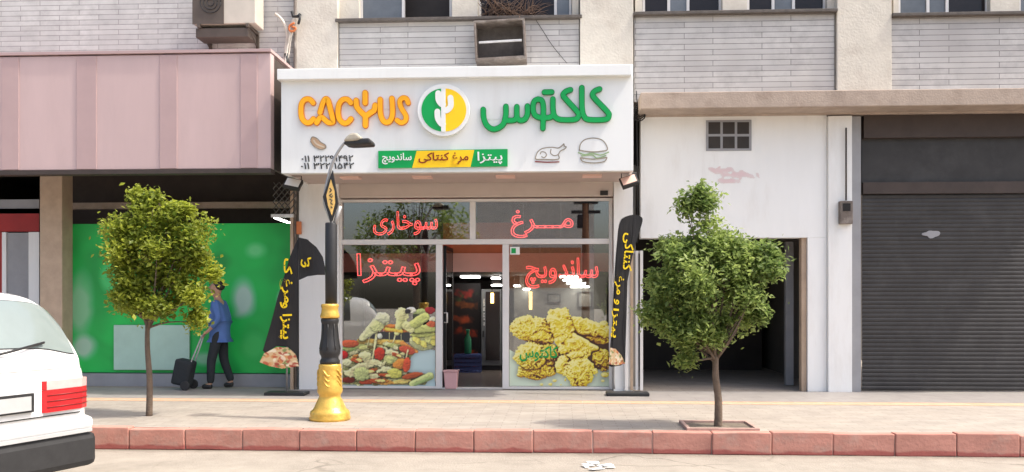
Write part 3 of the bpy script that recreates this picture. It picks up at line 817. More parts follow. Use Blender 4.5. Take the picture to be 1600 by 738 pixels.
# window prints -----------------------------------------------------------------
def boxblur(a, r):
    k = 2 * r + 1
    for ax in (0, 1):
        p = np.pad(a, [(r + 1, r) if i == ax else (0, 0) for i in (0, 1)], mode='edge')
        c = np.cumsum(p, axis=ax)
        a = (np.take(c, range(k, c.shape[ax]), ax) - np.take(c, range(0, c.shape[ax] - k), ax)) / k
    return a
class Relief:
    """a printed picture drawn as overlapping shapes with a height, then shaded like a studio shot"""
    def __init__(s, w, h):
        s.w, s.h = w, h; s.H = np.full((h, w), -1.0); s.C = np.zeros((h, w, 3)); s.B = np.zeros((h, w)); s.on = np.zeros((h, w), bool)
        s.yy, s.xx = np.mgrid[0:h, 0:w].astype(float)
    def put(s, d, hh, col, brown=0.0):
        m = (d < 1) & (hh > s.H)
        s.H[m] = hh[m]; s.C[m] = col; s.on |= m
        s.B[m] = np.broadcast_to(brown, (s.h, s.w))[m]
    def ell(s, cx, cy, rx, ry, col, rot=0.0, z=0.0, seed=0, amt=.18, dome=1.0, brown=0.0):
        dx, dy = s.xx - cx, s.yy - cy; c, n = math.cos(rot), math.sin(rot)
        d = np.sqrt(((dx * c + dy * n) / rx) ** 2 + ((-dx * n + dy * c) / ry) ** 2)
        if amt: d = d + (vnoise(s.w, s.h, max(4, rx * .35), max(4, rx * .35), seed) - .5) * 2 * amt + (vnoise(s.w, s.h, 4, 4, seed + 1) - .5) * amt
        d = np.maximum(d, 0)
        br = brown + .55 * np.clip(dy / ry - .15, 0, 1) if brown is not None and brown >= 0 else 0
        s.put(d, z + dome * min(rx, ry) * np.sqrt(np.clip(1 - d * d, 0, 1)), col, br)
    def cap(s, x0, y0, x1, y1, r0, r1, col, z=0.0, seed=0, amt=.15, dome=1.0, brown=0.0):
        vx, vy = x1 - x0, y1 - y0; L = vx * vx + vy * vy + 1e-6
        t = np.clip(((s.xx - x0) * vx + (s.yy - y0) * vy) / L, 0, 1); r = r0 + (r1 - r0) * t
        d = np.hypot(s.xx - x0 - t * vx, s.yy - y0 - t * vy) / r
        if amt: d = np.maximum(0, d + (vnoise(s.w, s.h, max(4, r0 * .4), max(4, r0 * .4), seed) - .5) * 2 * amt)
        br = brown + .5 * np.clip((s.yy - y0 - t * vy) / r - .2, 0, 1) if brown >= 0 else 0
        s.put(d, z + dome * r * np.sqrt(np.clip(1 - d * d, 0, 1)), col, br)
    def light(s, crag):
        H = s.H + crag
        gy, gx = np.gradient(H); nz = 1 / np.sqrt(gx * gx + gy * gy + 1)
        lam = np.clip((gx * .45 + gy * .75 + .62) * nz, -.3, 1.25)
        ao = np.clip((boxblur(H, 7) - H) / 9, -.25, .8) + .6 * np.clip((boxblur(H, 16) - H) / 22, -.2, .8)
        return lam, ao
# fried chicken: p 796..955, q 480..604
w, h = 318, 248
K = 2.0
fc = Relief(w, h)
def cx_(x): return (795 + x / 5.467 - 796) * K
def cy_(y): return (475 + y / 5.467 - 480) * K
U = K / 5.467
YC = (232, 208, 62)
def E_(x, y, rx, ry, z, seed, rot=0., brown=0., amt=.16): fc.ell(cx_(x), cy_(y), rx * U, ry * U, YC, rot, z, seed, amt, .9, brown)
def C_(x0, y0, x1, y1, r0, r1, z, seed, brown=0.): fc.cap(cx_(x0), cy_(y0), cx_(x1), cy_(y1), r0 * U, r1 * U, YC, z, seed, .16, .9, brown)
C_(650, 300, 840, 290, 55, 45, 0, 1, .55); E_(800, 480, 100, 90, 2, 3, .3, .75)
C_(570, 180, 850, 245, 80, 58, 8, 5, .05); E_(810, 175, 42, 34, 12, 7)
E_(235, 565, 168, 88, 4, 9, -.1, .45); E_(180, 210, 172, 108, 10, 11); E_(270, 270, 140, 80, 18, 13, .1, .2); E_(330, 230, 70, 70, 14, 14, 0, .35)
E_(200, 440, 150, 118, 20, 15, .15, .0); E_(330, 420, 110, 90, 14, 17, 0, .3); E_(330, 500, 100, 50, 12, 18, 0, .6)
E_(430, 112, 104, 86, 22, 19); C_(425, 150, 500, 310, 96, 96, 26, 21); E_(440, 200, 40, 60, 44, 20, .2, .25)
C_(540, 340, 745, 374, 92, 20, 34, 23); E_(560, 380, 150, 80, 36, 25, .1)
E_(470, 520, 72, 88, 30, 27); E_(605, 570, 138, 140, 38, 29); E_(580, 435, 80, 42, 54, 31, -.15); E_(600, 610, 70, 60, 52, 33, 0, .25)
for x, y, rx in ((390, 655, 24), (355, 685, 22), (280, 688, 20), (445, 690, 16), (820, 605, 34), (800, 655, 20), (850, 590, 18)): E_(x, y, rx, rx * .7, -4, 40 + rx)
ch_on = fc.on.copy()
n1, n2, n3 = vnoise(w, h, 16, 13, 1), vnoise(w, h, 8, 7, 2), vnoise(w, h, 3.5, 3.2, 3)
crag = 5.5 * (1 - np.abs(2 * n1 - 1)) + 3.0 * np.abs(2 * n2 - 1) + 1.5 * n3
lam, ao = fc.light(crag * ch_on)
tone = np.clip(.46 + .48 * lam - .85 * ao - .40 * np.clip(fc.B, 0, 1.1) + .12 * (n2 - .5), 0, 1)
stops = np.array([0, .16, .34, .56, .8, 1.0]); cols = np.array([(70, 34, 16), (126, 72, 30), (184, 132, 40), (230, 204, 44), (242, 226, 78), (250, 242, 160)], float)
food = np.stack([np.interp(tone, stops, cols[:, i]) for i in range(3)], -1)
yy, xx = np.mgrid[0:h, 0:w].astype(float)
plate_m = poly_mask(w, h, [(cx_(x), cy_(y)) for x, y in ((-10, 380), (60, 420), (800, 520), (885, 540), (885, 760), (-10, 760))])
plate = np.array((214, 228, 204), float) + ((vnoise(w, h, 50, 40, 4) - .5) * 26)[..., None]
shd = np.clip(boxblur(boxblur(ch_on.astype(float), 10), 8) * 1.2, 0, 1)
plate = plate * (1 - .42 * shd)[..., None]
dark_m = poly_mask(w, h, [(cx_(x), cy_(y)) for x, y in ((500, 200), (640, 270), (880, 300), (870, 560), (720, 560), (640, 400), (420, 560), (330, 560), (380, 420))])
img = np.where(ch_on[..., None], food, np.where(dark_m[..., None], np.array((70, 44, 30), float), plate))
mask = ch_on | plate_m | dark_m
img = img * .9 + .1 * np.stack([boxblur(img[..., i], 1) for i in range(3)], -1)
ch = print_mesh('window_poster', img, mask, (796, 955, 480, 604), YF + .034)
tag(ch, 'fried chicken picture stuck on the lower right shop window', 'window print')
lettering('brand_lettering', 'کاکتوس', (812, 872, 541, 565), YF + .0285, 'green', ch, bold=.02, depth=.003)

# pizza: p 531..680, q 480..604
w, h = 298, 248
pz_ = Relief(w, h)
def qx(x): return (525 + x / 5.467 - 531) * K
def qy(y): return (475 + y / 5.467 - 480) * K
rs = np.random.RandomState(11)
sd = [100]
def PE(x, y, rx, ry, col, z=0, rot=0., amt=.12, dome=.5):
    if col[1] > col[0] - 12 and col[1] > 90: col = tuple(.62 * c + .38 * k for c, k in zip(col, (232, 220, 158)))
    sd[0] += 3; pz_.ell(qx(x), qy(y), rx * U, ry * U, col, rot, z, sd[0], amt, dome, -1)
def PC(x0, y0, x1, y1, r0, r1, col, z=0, amt=.10, dome=.55):
    if col[1] > col[0] - 12 and col[1] > 90: col = tuple(.62 * c + .38 * k for c, k in zip(col, (232, 220, 158)))
    sd[0] += 3; pz_.cap(qx(x0), qy(y0), qx(x1), qy(y1), r0 * U, r1 * U, col, z, sd[0], amt, dome, -1)
PE(745, 320, 120, 78, (202, 212, 150), 0, 0, .03, .5); PE(740, 262, 105, 26, (180, 196, 90), 16, 0, .1)
for i in range(12): PE(rs.uniform(670, 830), rs.uniform(255, 350), 34, 26, [(226, 216, 84), (206, 214, 120), (232, 226, 130)][rs.randint(3)], 14, rs.uniform(-1, 1))
low = [(200, 312), (420, 300), (560, 330), (690, 405), (640, 450), (600, 580), (820, 600), (760, 690), (40, 690), (40, 470), (120, 400)]
pm = poly_mask(w, h, [(qx(x), qy(y)) for x, y in low])
pz_.H[pm] = 0; pz_.C[pm] = (190, 186, 112); pz_.on |= pm
PC(200, 320, 560, 330, 26, 22, (224, 186, 92), 2); PC(560, 335, 690, 408, 22, 12, (222, 150, 76), 3); PE(610, 395, 72, 34, (196, 86, 60), 6, .3)
cols_l = [(206, 212, 146), (222, 224, 176), (186, 196, 112), (162, 180, 96), (232, 228, 190), (200, 196, 110), (212, 150, 76), (190, 92, 54), (120, 104, 58)]
for i in range(135):
    x = rs.uniform(50, 560); top = 330 + .28 * max(0, 250 - x); y = rs.uniform(top, 680)
    if x > 480 and y < 560 and x > 560: continue
    k = min(8, int(abs(rs.normal(0, 3.4)))); PE(x, y, rs.uniform(24, 66), rs.uniform(12, 26), cols_l[k], rs.uniform(0, 7), rs.uniform(-.7, .4), .3, .4)
PE(115, 340, 78, 34, (200, 96, 62), 6, 0, .08); PE(118, 384, 66, 26, (112, 172, 84), 2, 0, .08); PE(62, 436, 40, 36, (190, 34, 34), 14, 0, .03, 1)
PE(372, 425, 46, 56, (196, 62, 42), 14, .1, .08); PE(250, 450, 60, 44, (214, 218, 160), 12); PE(545, 512, 60, 46, (228, 146, 66), 14, -.4, .08)
PE(602, 520, 34, 64, (206, 84, 54), 18, .15, .08); PE(500, 592, 62, 44, (200, 198, 66), 16); PE(220, 600, 74, 62, (178, 196, 120), 16)
PE(330, 610, 84, 20, (150, 62, 36), 10); PE(260, 668, 60, 20, (176, 70, 42), 12); PE(650, 612, 92, 24, (176, 84, 48), 14, -.25); PE(110, 650, 60, 26, (120, 44, 30), 10)
PE(420, 668, 90, 22, (206, 150, 70), 8, .05, .3, .4); PE(560, 662, 80, 20, (222, 196, 110), 9, -.1, .3, .4); PC(650, 682, 800, 616, 26, 34, (172, 192, 116), 16, .05); PC(670, 690, 805, 632, 10, 12, (92, 132, 66), 22, .05)
PE(470, 470, 60, 40, (196, 208, 120), 12); PE(90, 500, 46, 30, (206, 214, 176), 14)
for x, y, rx, ry, ro in ((230, 540, 120, 34, -.3), (330, 500, 90, 30, .2), (150, 600, 90, 30, .1), (420, 560, 80, 26, -.2), (300, 620, 90, 24, .05), (470, 420, 70, 26, .3)):
    PE(x, y, rx, ry, (228, 222, 168), 15, ro, .34, .3)
for x, y, rx, ry, ro in ((180, 480, 50, 20, .1), (280, 575, 60, 18, -.2), (430, 610, 60, 18, .1), (520, 440, 46, 18, .3), (360, 655, 80, 18, 0)):
    PE(x, y, rx, ry, (186, 84, 46), 17, ro, .34, .3); PE(x + 18, y + 3, rx * .5, ry * .7, (232, 206, 128), 21, ro, .3, .3)
DK = poly_mask(w, h, [(qx(x), qy(y)) for x, y in ((300, 240), (620, 230), (640, 330), (420, 318), (280, 310))])
Z2 = 26
PC(225, 290, 390, 140, 30, 62, (208, 218, 164), Z2); PE(400, 122, 66, 52, (206, 216, 188), Z2 + 8); PE(350, 190, 60, 50, (196, 210, 140), Z2 + 8)
PC(430, 205, 640, 210, 34, 34, (214, 128, 62), Z2); PC(430, 215, 560, 235, 14, 14, (226, 190, 80), Z2 + 14)
PE(560, 92, 62, 62, (226, 226, 158), Z2 + 10); PE(640, 55, 44, 28, (234, 234, 226), Z2 + 8); PE(612, 64, 24, 20, (44, 42, 44), Z2 + 26, 0, .03)
PC(560, 130, 520, 245, 48, 24, (214, 222, 142), Z2 + 10); PC(640, 190, 760, 112, 46, 40, (182, 200, 98), Z2 + 8); PC(590, 180, 640, 220, 40, 30, (218, 222, 150), Z2 + 12)
PE(722, 72, 62, 34, (136, 164, 86), Z2 + 2); PE(690, 100, 34, 20, (60, 66, 46), Z2 + 4); PE(800, 56, 48, 34, (154, 40, 44), Z2 + 2); PC(690, 215, 830, 205, 34, 34, (176, 192, 96), Z2 + 6); PE(812, 176, 42, 36, (196, 98, 62), Z2 + 8); PE(820, 130, 34, 24, (216, 220, 190), Z2 + 8)
CR = (222, 222, 160)
for x0, y0, x1, y1, r in ((350, 240, 308, 500, 9), (456, 235, 454, 312, 3.5), (512, 245, 488, 330, 6), (556, 235, 556, 312, 3.5), (292, 270, 262, 380, 3.5), (464, 405, 390, 545, 11), (614, 395, 575, 550, 5)):
    PC(x0, y0, x1, y1, r * 1.3, r * .7, CR, Z2 - 12, .3, .3)
PE(375, 275, 22, 24, (190, 206, 210), Z2, 0, .05)
p_on = pz_.on.copy()
n2, n3 = vnoise(w, h, 7, 6, 2), vnoise(w, h, 3.2, 3, 3)
lam, ao = pz_.light((2.0 * n2 + 1.1 * n3) * p_on)
br = np.clip(.74 + .42 * lam - .55 * ao, .35, 1.25)[..., None]
food = np.clip(pz_.C * br + np.clip(lam - .95, 0, 1)[..., None] * 120, 0, 255)
plate_m = poly_mask(w, h, [(qx(x), qy(y)) for x, y in ((580, 340), (845, 395), (845, 700), (30, 700), (60, 640), (560, 480))])
shd = np.clip(boxblur(boxblur(p_on.astype(float), 9), 7), 0, 1)
plate = np.array((204, 228, 226), float) * (1 - .35 * shd)[..., None]
img = np.where(p_on[..., None], food, np.where(plate_m[..., None], plate, np.array((62, 64, 64), float)))
mask = p_on | plate_m | DK
img = img * .4 + .6 * np.stack([boxblur(img[..., i], 1) for i in range(3)], -1)
pz = print_mesh('window_poster', img, mask, (531, 680, 480, 604), YF + .034)
tag(pz, 'pizza slice with stretching cheese pictured on the lower left shop window', 'window print')

# ================================================================== FASCIA SIGN
fas = thing('fascia_sign', 'large white fascia sign with orange and green raised lettering and a round logo', 'shop sign', (X(714, YS), YS, zf0))
x0, x1 = X(437, YS), X(989.5, YS)
g = MB(); g.box(x0 + .02, x1, YS, YS + .12, zf0, zf1 - .001); g.build('sign_board', 'sign_white', fas, bevel=.004)
g = MB(); g.box(x0 - .005, x1 - .03, YS - .10, -.065, Z(121, YS - .1), Z(104, YS - .1)); g.build('cornice', 'sign_white', fas, bevel=.008)
g = MB()
g.box(x0 + .02, x0 + .05, YS + .121, -.07, zf0, zf1 - .02); g.build('return_panel', 'sign_white', fas)
g = MB(); g.box(x1 - .03, x1, YS + .121, -.07, zf0, zf1 - .02); g.build('return_panel', 'sign_white', fas)
g = MB(); g.box(x0 + .051, x1 - .031, YS + .121, -.066, zf0 + .02, zf0 + .05); so = g.build('soffit_panel', 'soffit', fas)
for px_ in (548, 660, 790, 925):
    c = at(px_, 282, -.75)
    g = MB(); g.box(c.x - .13, c.x + .13, -.85, -.65, zf0 - .004, zf0 + .019); g.build('downlight', 'interior_pink', so)
def z1p(*pts): return [(430 + x / 3.69, 90 + y / 3.69) for x, y in pts]
def z2p(*pts): return [(700 + x / 3.691, 90 + y / 3.691) for x, y in pts]
YL = YS - .045
def letter(name, strokes, w_, mats):
    g = MB()
    for i, s_ in enumerate(strokes):
        g.ribbon(s_, w_, YL - .008 - i * .0006, .02, 0, 1)
        g.ribbon(s_, w_ * 1.25, YL + .012 - i * .0006, .034, 1, 1)
    g.build(name, mats, lat)
lat = MB(); lat.box(X(470, YS), X(636, YS), YS - .006, YS - .001, Z(170, YS), Z(169, YS)); lat = lat.build('latin_lettering', 'sign_white', fas)
OR = ['orange', 'orange_edge']
letter('letter', [z1p((218, 262), (200, 242), (172, 242), (152, 268), (148, 312), (155, 352), (178, 375), (202, 373), (220, 354))], 3.7, OR)
letter('letter', [z1p((258, 318), (272, 270), (288, 240), (304, 248), (318, 300), (333, 364), (322, 376), (300, 372), (264, 344), (238, 376))], 3.7, OR)
letter('letter', [z1p((436, 262), (416, 242), (388, 244), (367, 272), (362, 318), (370, 356), (394, 378), (418, 374), (436, 354))], 3.7, OR)
letter('letter', [z1p((518, 204), (518, 262)), z1p((466, 248), (470, 284), (496, 316), (518, 340), (519, 392)), z1p((576, 276), (570, 304), (544, 322), (519, 342))], 3.9, OR)
letter('letter', [z1p((605, 242), (606, 320), (620, 362), (642, 374), (664, 362), (676, 320), (672, 236))], 3.7, OR)
letter('letter', [z1p((766, 262), (756, 238), (734, 234), (718, 254), (726, 290), (752, 334), (750, 364), (726, 376), (702, 362))], 3.5, OR)
g = MB(); g.box(X(752, YS), X(952, YS), YS - .006, YS - .001, Z(187, YS), Z(186, YS)); lat = g.build('persian_lettering', 'sign_white', fas)
GR = ['green', 'green_edge']
letter('letter', [z2p((874, 182), (846, 194), (834, 214), (850, 240), (915, 308), (928, 334), (908, 357), (812, 358), (784, 338), (774, 300), (772, 240), (772, 174))], 3.6, GR)
letter('letter', [z2p((706, 186), (680, 196), (664, 216), (682, 242), (742, 308), (754, 334), (732, 357), (650, 358), (616, 340), (606, 300), (605, 240)),
                  z2p((606, 332), (584, 346), (530, 346), (500, 330), (490, 292), (498, 252), (520, 240)), z2p((519, 240), (542, 250), (550, 290), (549, 350), (547, 408)),
                  z2p((556, 200), (598, 199))], 3.6, GR)
letter('letter', [z2p((458, 280), (458, 326), (442, 356), (414, 362), (398, 340), (397, 284)), z2p((398, 340), (384, 360), (344, 364)),
                  z2p((334, 282), (332, 340), (314, 390), (266, 414), (226, 394), (206, 350), (203, 300))], 3.6, GR)
# round logo
cx, cy, rr_ = 693, 172, 41
def disc(r, Y_, a0=0, a1=360, n=64, ox=0):
    return [(cx + ox + r * math.cos(R(a0 + (a1 - a0) * i / n)), cy - r * math.sin(R(a0 + (a1 - a0) * i / n))) for i in range(n + (0 if a1 - a0 == 360 else 1))]
g = MB(); g.pprism(disc(rr_, YS), YS - .07, .068); lg = g.build('round_logo', 'sign_white', fas, bevel=.006)
g = MB(); g.pprism(disc(33.5, YS, 95, 265, 40, -1), YS - .076, .005); g.build('green_half', 'green', lg)
g = MB(); g.pprism(disc(33.5, YS, -88, 88, 40, 2), YS - .076, .005); g.build('yellow_half', 'yellow', lg)
g = MB()
YW = YS - .082
g.ribbon(z1p((978, 186), (978, 428)), 1.1, YW, .005, 0, 0)
g.ribbon(z1p((940, 206), (942, 244), (958, 268), (968, 270)), 4.6, YW - .0006, .005, 0, 0)
g.ribbon(z1p((935, 312), (938, 350), (956, 380), (968, 384)), 4.6, YW - .0012, .005, 0, 0)
g.ribbon(z1p((966, 200), (966, 420)), 2.6, YW - .0018, .005, 0, 0)
g.ribbon(z1p((1010, 232), (1012, 276), (996, 300), (980, 306)), 4.6, YW - .0024, .005, 0, 0)
g.build('cactus_mark', 'sign_white', lg)
# menu strip
g = MB(); g.pprism([(591, 236), (793, 233), (793, 260), (591, 263)], YS - .03, .028); ms = g.build('menu_strip', 'green', fas)
g = MB(); g.pprism([(651, 236), (741, 234.5), (735, 261), (644, 262.5)], YS - .035, .0045); g.build('yellow_panel', 'yellow', ms)
lettering('word', 'ساندویچ', (597, 643, 239, 257), YS - .036, 'white', ms, bold=.012, depth=.005)
lettering('word', 'مرغ کنتاکی', (654, 732, 238, 258), YS - .040, 'dark_red', ms, bold=.012, depth=.005)
lettering('word', 'پیتزا', (746, 785, 237, 257), YS - .036, 'white', ms, bold=.012, depth=.005)
# telephone numbers
lettering('phone_number', '۰۱۱ ۳۲۲۹۱۴۹۲', (471, 552, 242, 253), YS - .006, 'ink', fas, bold=.012, persian=False, depth=.006)
lettering('phone_number', '۰۱۱ ۳۲۲۰۱۵۴۲', (470, 553, 253.5, 264.5), YS - .006, 'ink', fas, bold=.012, persian=False, depth=.006)
# line drawings: hot dog, roast chicken, burger
g = MB()
g.pprism(z1p((205, 470), (216, 460), (236, 466), (256, 486), (284, 502), (292, 518), (280, 528), (250, 524), (222, 508), (206, 488)), YS - .008, .006, 0)
ic = g.build('hot_dog_drawing', 'line_brown', fas)
g = MB(); g.ribbon(z1p((204, 476), (214, 458), (240, 466), (262, 488), (288, 504), (290, 522), (262, 530), (224, 512), (204, 484)), .7, YS - .012, .006, 0, 0); g.build('outline', 'line_art', ic)
g = MB(); g.ribbon(z1p((222, 478), (240, 500), (280, 516)), 1.1, YS - .013, .006, 0, 0); g.build('filling', 'line_cream', ic)
g = MB(); g.pprism(z2p((505, 572), (520, 540), (550, 524), (600, 520), (640, 528), (660, 520), (636, 560), (640, 586), (560, 590), (508, 586)), YS - .006, .004); ic = g.build('chicken_drawing', 'sign_white', fas)
g = MB()
for i, s_ in enumerate((((505, 574), (518, 544), (548, 524), (600, 518), (636, 522), (660, 506), (668, 498), (672, 512), (682, 516), (672, 528), (648, 540), (634, 560), (612, 566), (592, 552), (594, 530)), ((532, 556), (540, 544), (560, 548), (568, 564), (554, 578), (540, 572)), ((506, 574), (508, 586), (560, 588), (636, 586), (636, 562)))): g.ribbon(z2p(*s_), .75, YS - .0085 - i * .0006, .004, 0, 0)
g.build('outline', 'line_art', ic)
g = MB(); g.ribbon(z2p((504, 600), (570, 604), (640, 602)), .8, YS - .008, .004, 0, 0); g.build('platter', 'dark_red', ic)
g = MB(); g.pprism(z2p((758, 535), (764, 500), (790, 474), (838, 464), (884, 474), (912, 500), (918, 535), (840, 545)), YS - .006, .004); ic = g.build('burger_drawing', 'sign_white', fas)
g = MB()
for i, s_ in enumerate((((758, 534), (764, 500), (790, 474), (838, 465), (884, 474), (910, 500), (918, 532), (880, 541), (840, 544), (795, 541), (758, 534)), ((764, 580), (780, 600), (840, 608), (900, 600), (916, 580)), ((764, 578), (840, 586), (916, 576)))): g.ribbon(z2p(*s_), .8, YS - .0085 - i * .0006, .004, 0, 0)
g.build('outline', 'line_art', ic)
g = MB()
for i, s_ in enumerate((((752, 548), (790, 560), (830, 552), (880, 562), (926, 546)), ((770, 568), (830, 562), (860, 580), (910, 566)))): g.ribbon(z2p(*s_), .9, YS - .008 - i * .0006, .004, 0, 0)
g.build('lettuce', 'line_green', ic)

# floodlights under the fascia
def floodlight(px_, py_, lab, tilt, face):
    c = at(px_, py_, -.95)
    r = thing('floodlight', lab, 'floodlight', c, 'small floodlights under the fascia')
    g = MB(); rot = Matrix.Rotation(R(tilt), 3, 'Y') @ Matrix.Rotation(R(-38), 3, 'X')
    g.box(c.x - .115, c.x + .115, c.y - .03, c.y + .03, c.z - .085, c.z + .085, rot=rot); b_ = g.build('casing', 'black', r, bevel=.006)
    g = MB(); g.box(c.x - .095, c.x + .095, c.y - .038, c.y - .032, c.z - .065, c.z + .065, rot=rot, piv=c); g.build('lens', face, b_)
    g = MB(); g.tube([c + Vector((-.1, .03, 0)), c + Vector((-.1, .05, .12)), c + Vector((.1, .05, .12)), c + Vector((.1, .03, 0))], .009, 6)
    g.tube([c + Vector((0, .05, .12)), c + Vector((0, .05, zf0 - c.z + .02))], .012, 6); g.build('bracket', 'black', r)
floodlight(458, 288, 'black floodlight with pale lens under the left end of the white fascia', 12, 'white')
floodlight(983, 284, 'black floodlight with pinkish lens under the right end of the white fascia', -18, 'interior_pink')

# old metal box hanging on the tiles between the upper windows
c = at(781, 62, -.35)
bx = thing('metal_cage', 'rusty open metal box with a white bar on the tiles below the upper window', 'metal box', (c.x, 0, c.z))
rot = Matrix.Rotation(R(-2.5), 3, 'Y')
bw, bh = .36, .285
g = MB(); P = (c.x, -.18, c.z)
g.box(c.x - bw, c.x + bw, -.36, -.003, c.z + bh - .03, c.z + bh, rot=rot, piv=P); g.box(c.x - bw, c.x + bw, -.36, -.003, c.z - bh, c.z - bh + .04, rot=rot, piv=P)
g.box(c.x - bw, c.x - bw + .03, -.36, -.003, c.z - bh + .041, c.z + bh - .031, rot=rot, piv=P); g.box(c.x + bw - .03, c.x + bw, -.36, -.003, c.z - bh + .041, c.z + bh - .031, rot=rot, piv=P)
g.build('casing', 'rust', bx, bevel=.006)
g = MB(); g.box(c.x - bw + .031, c.x + bw - .031, -.06, -.045, c.z - bh + .041, c.z + bh - .031, rot=rot, piv=P); g.build('back_plate', 'ledge', bx)
g = MB(); g.box(c.x - bw + .06, c.x + bw - .05, -.34, -.31, c.z - .035, c.z - .005, rot=rot, piv=P); g.build('bar', 'alu', bx, bevel=.005)
# dry creeper above it
dp = thing('dry_plant', 'dry brown branching plant on the upper window ledge above the metal box', 'plant', (X(785, 0), 0, Z(28, 0)))
g = MB(); rs = random.Random(4)
for i in range(70):
    x = X(rs.uniform(752, 835), .05); z = Z(26, .05); y = rs.uniform(-.05, .12)
    pts = [Vector((x, y, z))]; d = Vector((rs.uniform(-.6, .9), rs.uniform(-.3, .1), rs.uniform(.3, 1)))
    for k in range(5):
        d = (d + Vector((rs.uniform(-.5, .5), rs.uniform(-.3, .3), rs.uniform(-.5, .35)))).normalized(); pts.append(pts[-1] + d * rs.uniform(.05, .1))
    g.tube(pts, [.006, .005, .005, .004, .003, .002], 4)
g.build('twigs', 'dry', dp)
g = MB()
for i in range(130):
    c0 = Vector((X(rs.uniform(752, 800), .05), rs.uniform(-.08, .1), Z(26, .05) + rs.uniform(.0, .28)))
    a, b = Vector((rs.uniform(-1, 1), rs.uniform(-1, 1), rs.uniform(-1, 1))).normalized() * .035, Vector((rs.uniform(-1, 1), rs.uniform(-1, 1), rs.uniform(-1, 1))).normalized() * .018
    g.bm.faces.new([g.bm.verts.new(c0 + q) for q in (-a, b, a, -b)])
g.build('leaves', 'brown_dark', dp, fix=False)
# loose wire down the tiles
g = MB(); pts = [at(p, q, -.02) for p, q in ((835, 28), (848, 48), (862, 70), (878, 90), (886, 99))]; g.tube(catmull(pts, 4), .004, 5)
tag(g.build('wire', 'black'), 'thin dark wire hanging diagonally on the tiles right of the metal box', 'wire')

# ================================================================== GAP TO THE LEFT NEIGHBOUR (pipe, cables, grille)
g = MB(); px_ = X(461.5, -.05); g.tube([(px_, -.06, .0), (px_, -.06, TOP - .1)], .022, 8)
tag(g.build('drainpipe', 'rust'), 'thin rusty pipe running up the wall at the left edge of the cream stone', 'pipe')
cb = thing('cable_bundle', 'tangle of pale cables with a black clamp beside the rusty pipe above the fascia', 'cables', at(455, 70, -.1))
g = MB()
for i in range(7):
    off = rs.uniform(-4, 4)
    pts = [at(p + off * f, q, -.12 + rs.uniform(-.03, .03)) for (p, q), f in zip(((459, 28), (456, 45), (452, 60), (449, 78), (447, 95), (450, 118)), (.3, .6, .8, 1, 1, .6))]
    g.tube(catmull(pts, 4), .010, 6)
pts = [at(p, q, -.1) for p, q in ((430, 22), (438, 28), (445, 40), (449, 58), (446, 80), (444, 110))]; g.tube(catmull(pts, 4), .022, 6)
g.build('cables', 'cable_white', cb)
g = MB()
g.tube([at(p, q, -.14) for p, q in ((456, 18), (458, 26), (465, 26), (470, 22))], .022, 6); g.tube([at(p, q, -.15) for p, q in ((469, 24), (468, 32), (466, 38))], .018, 6)
g.tube([at(p, q, -.12) for p, q in ((447, 84), (449, 96), (451, 108))], .03, 6)
g.build('clamp', 'black', cb)
g = MB(); g.tube(catmull([at(p, q, -.16) for p, q in ((460, 36), (453, 40), (452, 47), (458, 49), (462, 44), (456, 42))], 4), .016, 6); g.build('coil', 'cable_orange', cb)
# black cable coil right of the fascia
g = MB()
for i in range(4):
    pts = [at(998 + (7 + i) * math.cos(a), 172 + i * 3 + 8 * math.sin(a), -.08 - .02 * i) for a in [k * math.pi / 6 for k in range(13)]]
    g.tube(pts, .010, 6)
g.tube([at(p, q, -.09) for p, q in ((994, 142), (996, 165), (995, 200), (996, 255), (996, 380))], .008, 6)
tag(g.build('cable_coil', 'black_matte'), 'coil of black cable on the wall at the right end of the white fascia', 'cables')

# ================================================================== LEFT NEIGHBOUR
XLN = XL - .012
nb = thing('tiled_building', 'white tiled building above the pink signboard at the left', 'building', (X(215, 0), 0, 0))
XLL = X(-160, 0)
g = MB(); g.box(XLL, XLN, .02, 8, 3.45, TOP - .3); g.build('wall', 'tile_white', nb)
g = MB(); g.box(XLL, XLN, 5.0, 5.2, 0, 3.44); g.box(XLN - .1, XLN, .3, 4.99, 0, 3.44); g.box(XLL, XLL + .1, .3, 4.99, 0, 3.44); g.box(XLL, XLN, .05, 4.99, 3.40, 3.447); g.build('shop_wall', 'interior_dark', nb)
g = MB(); g.box(X(62, .05), X(97, .05), .05, .35, 0, 3.39); g.build('pillar', 'timber', nb, bevel=.01)
g = MB(); g.box(X(97, .8) + .01, X(462, .8) - .02, .8, .9, Z(326, .8, 300), Z(316, .8, 300)); g.build('beam', 'brown_slab', nb)
g = MB(); g.box(X(98, 1.4), X(462, 1.4), 1.4, 1.5, Z(352, 1.0, 300), 3.39); g.build('lintel_panel', 'brown_dark', nb)
# pink signboard
YP = -1.15
pk = thing('signboard', 'blank pale pink panelled signboard across the left shops', 'signboard', (X(210, YP), YP, Z(265, YP, 215)))
g = MB(); g.box(X(-150, YP), X(423, YP), YP, YP + .15, Z(265, YP, 215), Z(86, YP, 215)); g.build('panel', 'pink_panel', pk, bevel=.01)
for p0, p1 in ((3, 30), (120, 151), (250, 277), (376, 402), (-100, -70)):
    g = MB(); g.box(X(p0, YP), X(p1, YP), YP - .012, YP - .001, Z(264, YP, 215), Z(87, YP, 215)); g.build('batten', 'pink_batten', pk, bevel=.003)
g = MB(); g.box(X(-150, YP), X(424, YP), YP - .03, .018, Z(84.5, YP, 215), Z(80, YP, 215)); g.build('cap', 'pink_batten', pk)
g = MB(); g.box(X(-150, YP), X(424, YP), YP - .02, YP + .16, Z(272, YP, 215), Z(265.5, YP, 215)); g.build('edge_trim', 'brown_dark', pk)
g = MB(); g.box(X(423, YP) - .05, X(423, YP) - .002, YP + .151, .018, Z(264, YP, 215), Z(90, YP, 215)); g.build('return_panel', 'brown_dark', pk)
